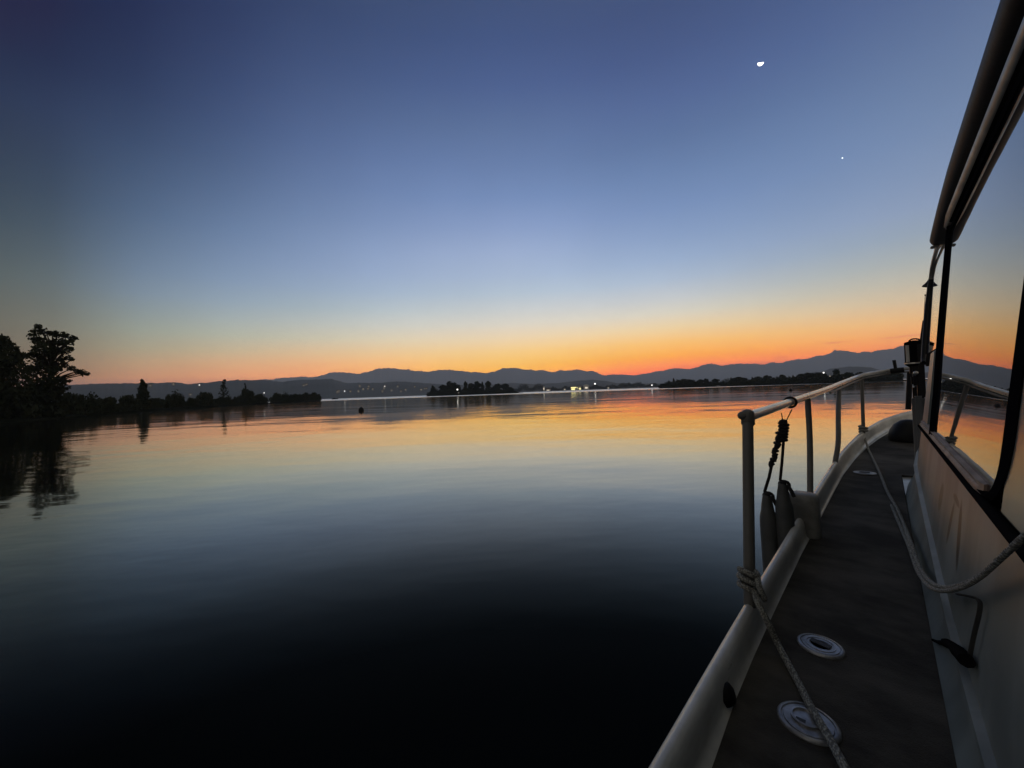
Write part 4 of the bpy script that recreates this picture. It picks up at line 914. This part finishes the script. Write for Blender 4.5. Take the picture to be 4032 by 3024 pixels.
# rope tied round the first rail post, lying forward-to-aft over the deck
pu, pv = f1.x, f1.y
wrap = []
for i in range(46):
    a = i*.36; wrap.append(Vector((pu+math.cos(a+2.2)*.025, pv+math.sin(a+2.2)*.025, .200 - .040*i/46*1.6 + .004*math.sin(a*2))))
tail = [on_u(2981,2314,1.30), on_u(3003,2385,1.27)]
tail = [Vector((1.325, .292, .135)), on_deck(3025,2453,.085), on_deck(3062,2535,.030), on_deck(3133,2668,.014), on_deck(3196,2789,.018), on_deck(3259,2896,.024), on_deck(3323,3016,.030), on_deck(3400,3180,.02), on_deck(3500,3480,.014)]
mb = MB(); mb.tube(wrap, .0085, n=10); mb.tube(smooth_path([wrap[-1]]+tail, 8), .0088, n=10)
mb.tube(smooth_path([wrap[8]+Vector((-.004,0,0)), Vector((pu-.03, pv-.035, .17)), Vector((pu-.02,pv-.045,.13)), wrap[-3]], 5), .0085, n=8)
thing_from(mb, 'mooring_rope', ROPE, 'braided grey rope knotted round the nearest rail post and trailing over the deck caps', 'rope')
# rope from the forward post along the deck and up the cabin side, doubled
wr2 = [Vector((f4.x+math.cos(i*.4)*.026, f4.y+math.sin(i*.4)*.026, f4.z+.07-.0016*i)) for i in range(40)]
pA = [wr2[-1], on_deck(3404,1722,.05), on_deck(3421,1772,.012), on_deck(3459,1851,.012), on_deck(3493,1933,.012), on_deck(3526,1992,.012), on_deck(3556,2058,.014)]
pB = [on_v(3590,2146,-.067), on_v(3620,2230,-.076), on_v(3657,2284,-.083), on_v(3699,2309,-.091), on_v(3753,2311,-.105), on_v(3819,2290,-.118), on_v(3886,2248,-.128), on_v(3958,2182,-.136), on_v(4030,2116,-.142), on_v(4110,2050,-.146), on_v(4260,1960,-.150)]
mb = MB(); mb.tube(wr2, .012, n=8); LA = smooth_path(pA+pB, 6); mb.tube(LA, [.0078 if p.x > 2.3 else .0046+.0032*max(0,(p.x-1.2)/1.1) for p in LA], n=10)
pC = [p + Vector((-.003,.007,-.010)) for p in pB]; LC = smooth_path([pA[-2]+Vector((0,.016,0)), pA[-1]+Vector((0,.016,0))] + pC, 6); mb.tube(LC, [.0075 if p.x > 2.3 else .0046+.0032*max(0,(p.x-1.2)/1.1) for p in LC], n=10)
thing_from(mb, 'deck_rope', ROPE, 'doubled pale rope tied to a forward rail post and looping up the cabin side', 'rope')
# fenders
UF = 2.22
def fender(ex, ey, r, label, knot_tail):
    e = on_u(ex, ey, UF); r0 = .016
    root = MB().lathe([(.012,.0),(.018,-.012),(.022,-.035),(.024,-.045),(r*.75,-.075),(r*.95,-.11),(r,-.15),(r,-.56),(r*.95,-.61),(r*.7,-.66),(.025,-.70),(.012,-.72)], e, (.05,.03,1), 24)
    root = thing_from(root, 'fender', FEND, label, 'fender', 'fenders hung from the rail')
    k = MB(); k.tube([e+Vector((0,-.008+.02*math.cos(a),-.010+.018*math.sin(a))) for a in np.linspace(0, 6.0, 14)], .007, n=8)
    k.ball(e+Vector((0,-.003,.0)), .016, n=8, sq=(1,1,.8))
    k.tube([e+Vector((0,-.02,-.005)), e+Vector((-.005,-.035,-.035)), e+Vector((-.005,-.045,-.060))], [.008,.009,.008], n=8)
    k.build('fender_knot', ROPED, root); return e
E1 = fender(3018, 1945, .037, 'grey fender hanging nearest the first rail post, on the longer cord', True)
E2 = fender(3080, 1900, .037, 'grey fender hanging nearer the second rail post, on the shorter cord', True)
mb = MB(); top = on_u(3084, 1662, UF); rl = on_curtain(3112, 1584)
mb.tube([Vector((rl.x, rl.y+.024*math.cos(a), rl.z+.024*math.sin(a))) for a in np.linspace(0, 2*math.pi, 17)], .0055, n=8)
mb.tube([on_u(3076,1625,UF), top], .0022, n=6); mb.tube([on_u(3118,1612,UF), on_u(3094,1662,UF)], .0026, n=6)
k0, k1 = top, on_u(3037, 1838, UF)
pts = []
for i in range(120):
    t_ = i/119; c4 = k0.lerp(k1, t_); a = i*.72; rr = (.011+.003*math.sin(t_*31)+.002*math.sin(t_*53+1))*(1.15-.5*t_); pts.append(c4 + Vector((math.cos(a)*rr, math.sin(a)*rr, 0)))
mb.tube(pts, .0058, n=6)
mb.tube([k0.lerp(k1,t_)+Vector((0,.006*math.sin(t_*22),0)) for t_ in np.linspace(0,1,24)], .010, n=8)
k2 = on_u(3085, 1738, UF); pts = []
for i in range(50):
    t_ = i/49; c4 = on_u(3092,1664,UF).lerp(k2, t_); a = i*.8; pts.append(c4 + Vector((math.cos(a)*.010, math.sin(a)*.012, 0)))
mb.tube(pts, .0075, n=6)
mb.ball(top, .018, n=8, sq=(1,1,.8))
mb.tube([k1, on_u(3028,1880,UF), E1+Vector((0,.008,.008))], .0068, n=8)
mb.tube([k2, on_u(3079,1820,UF), E2+Vector((0,.008,.008))], .0062, n=8)
thing_from(mb, 'black_cord', ROPED, 'black cord with a bundle of hitches looped over the rail, holding both fenders', 'cord')

# ------------------------------------------------------------------ haze: one closed box of even air
hz = MB().box((0,0,359), (26400,26400,722)).build('haze', None, smooth=False)
hm = bpy.data.materials.new('evening_haze'); hm.use_nodes = True; t = hm.node_tree; t.nodes.clear()
pv_ = N(t, 'ShaderNodeVolumePrincipled'); pv_.inputs['Color'].default_value = (.74,.84,1.0,1); pv_.inputs['Density'].default_value = 1/HAZE_L; pv_.inputs['Anisotropy'].default_value = 0.0
ho = N(t, 'ShaderNodeOutputMaterial'); t.links.new(pv_.outputs[0], ho.inputs['Volume']); hz.data.materials.append(hm)
tag(hz, kind='stuff')
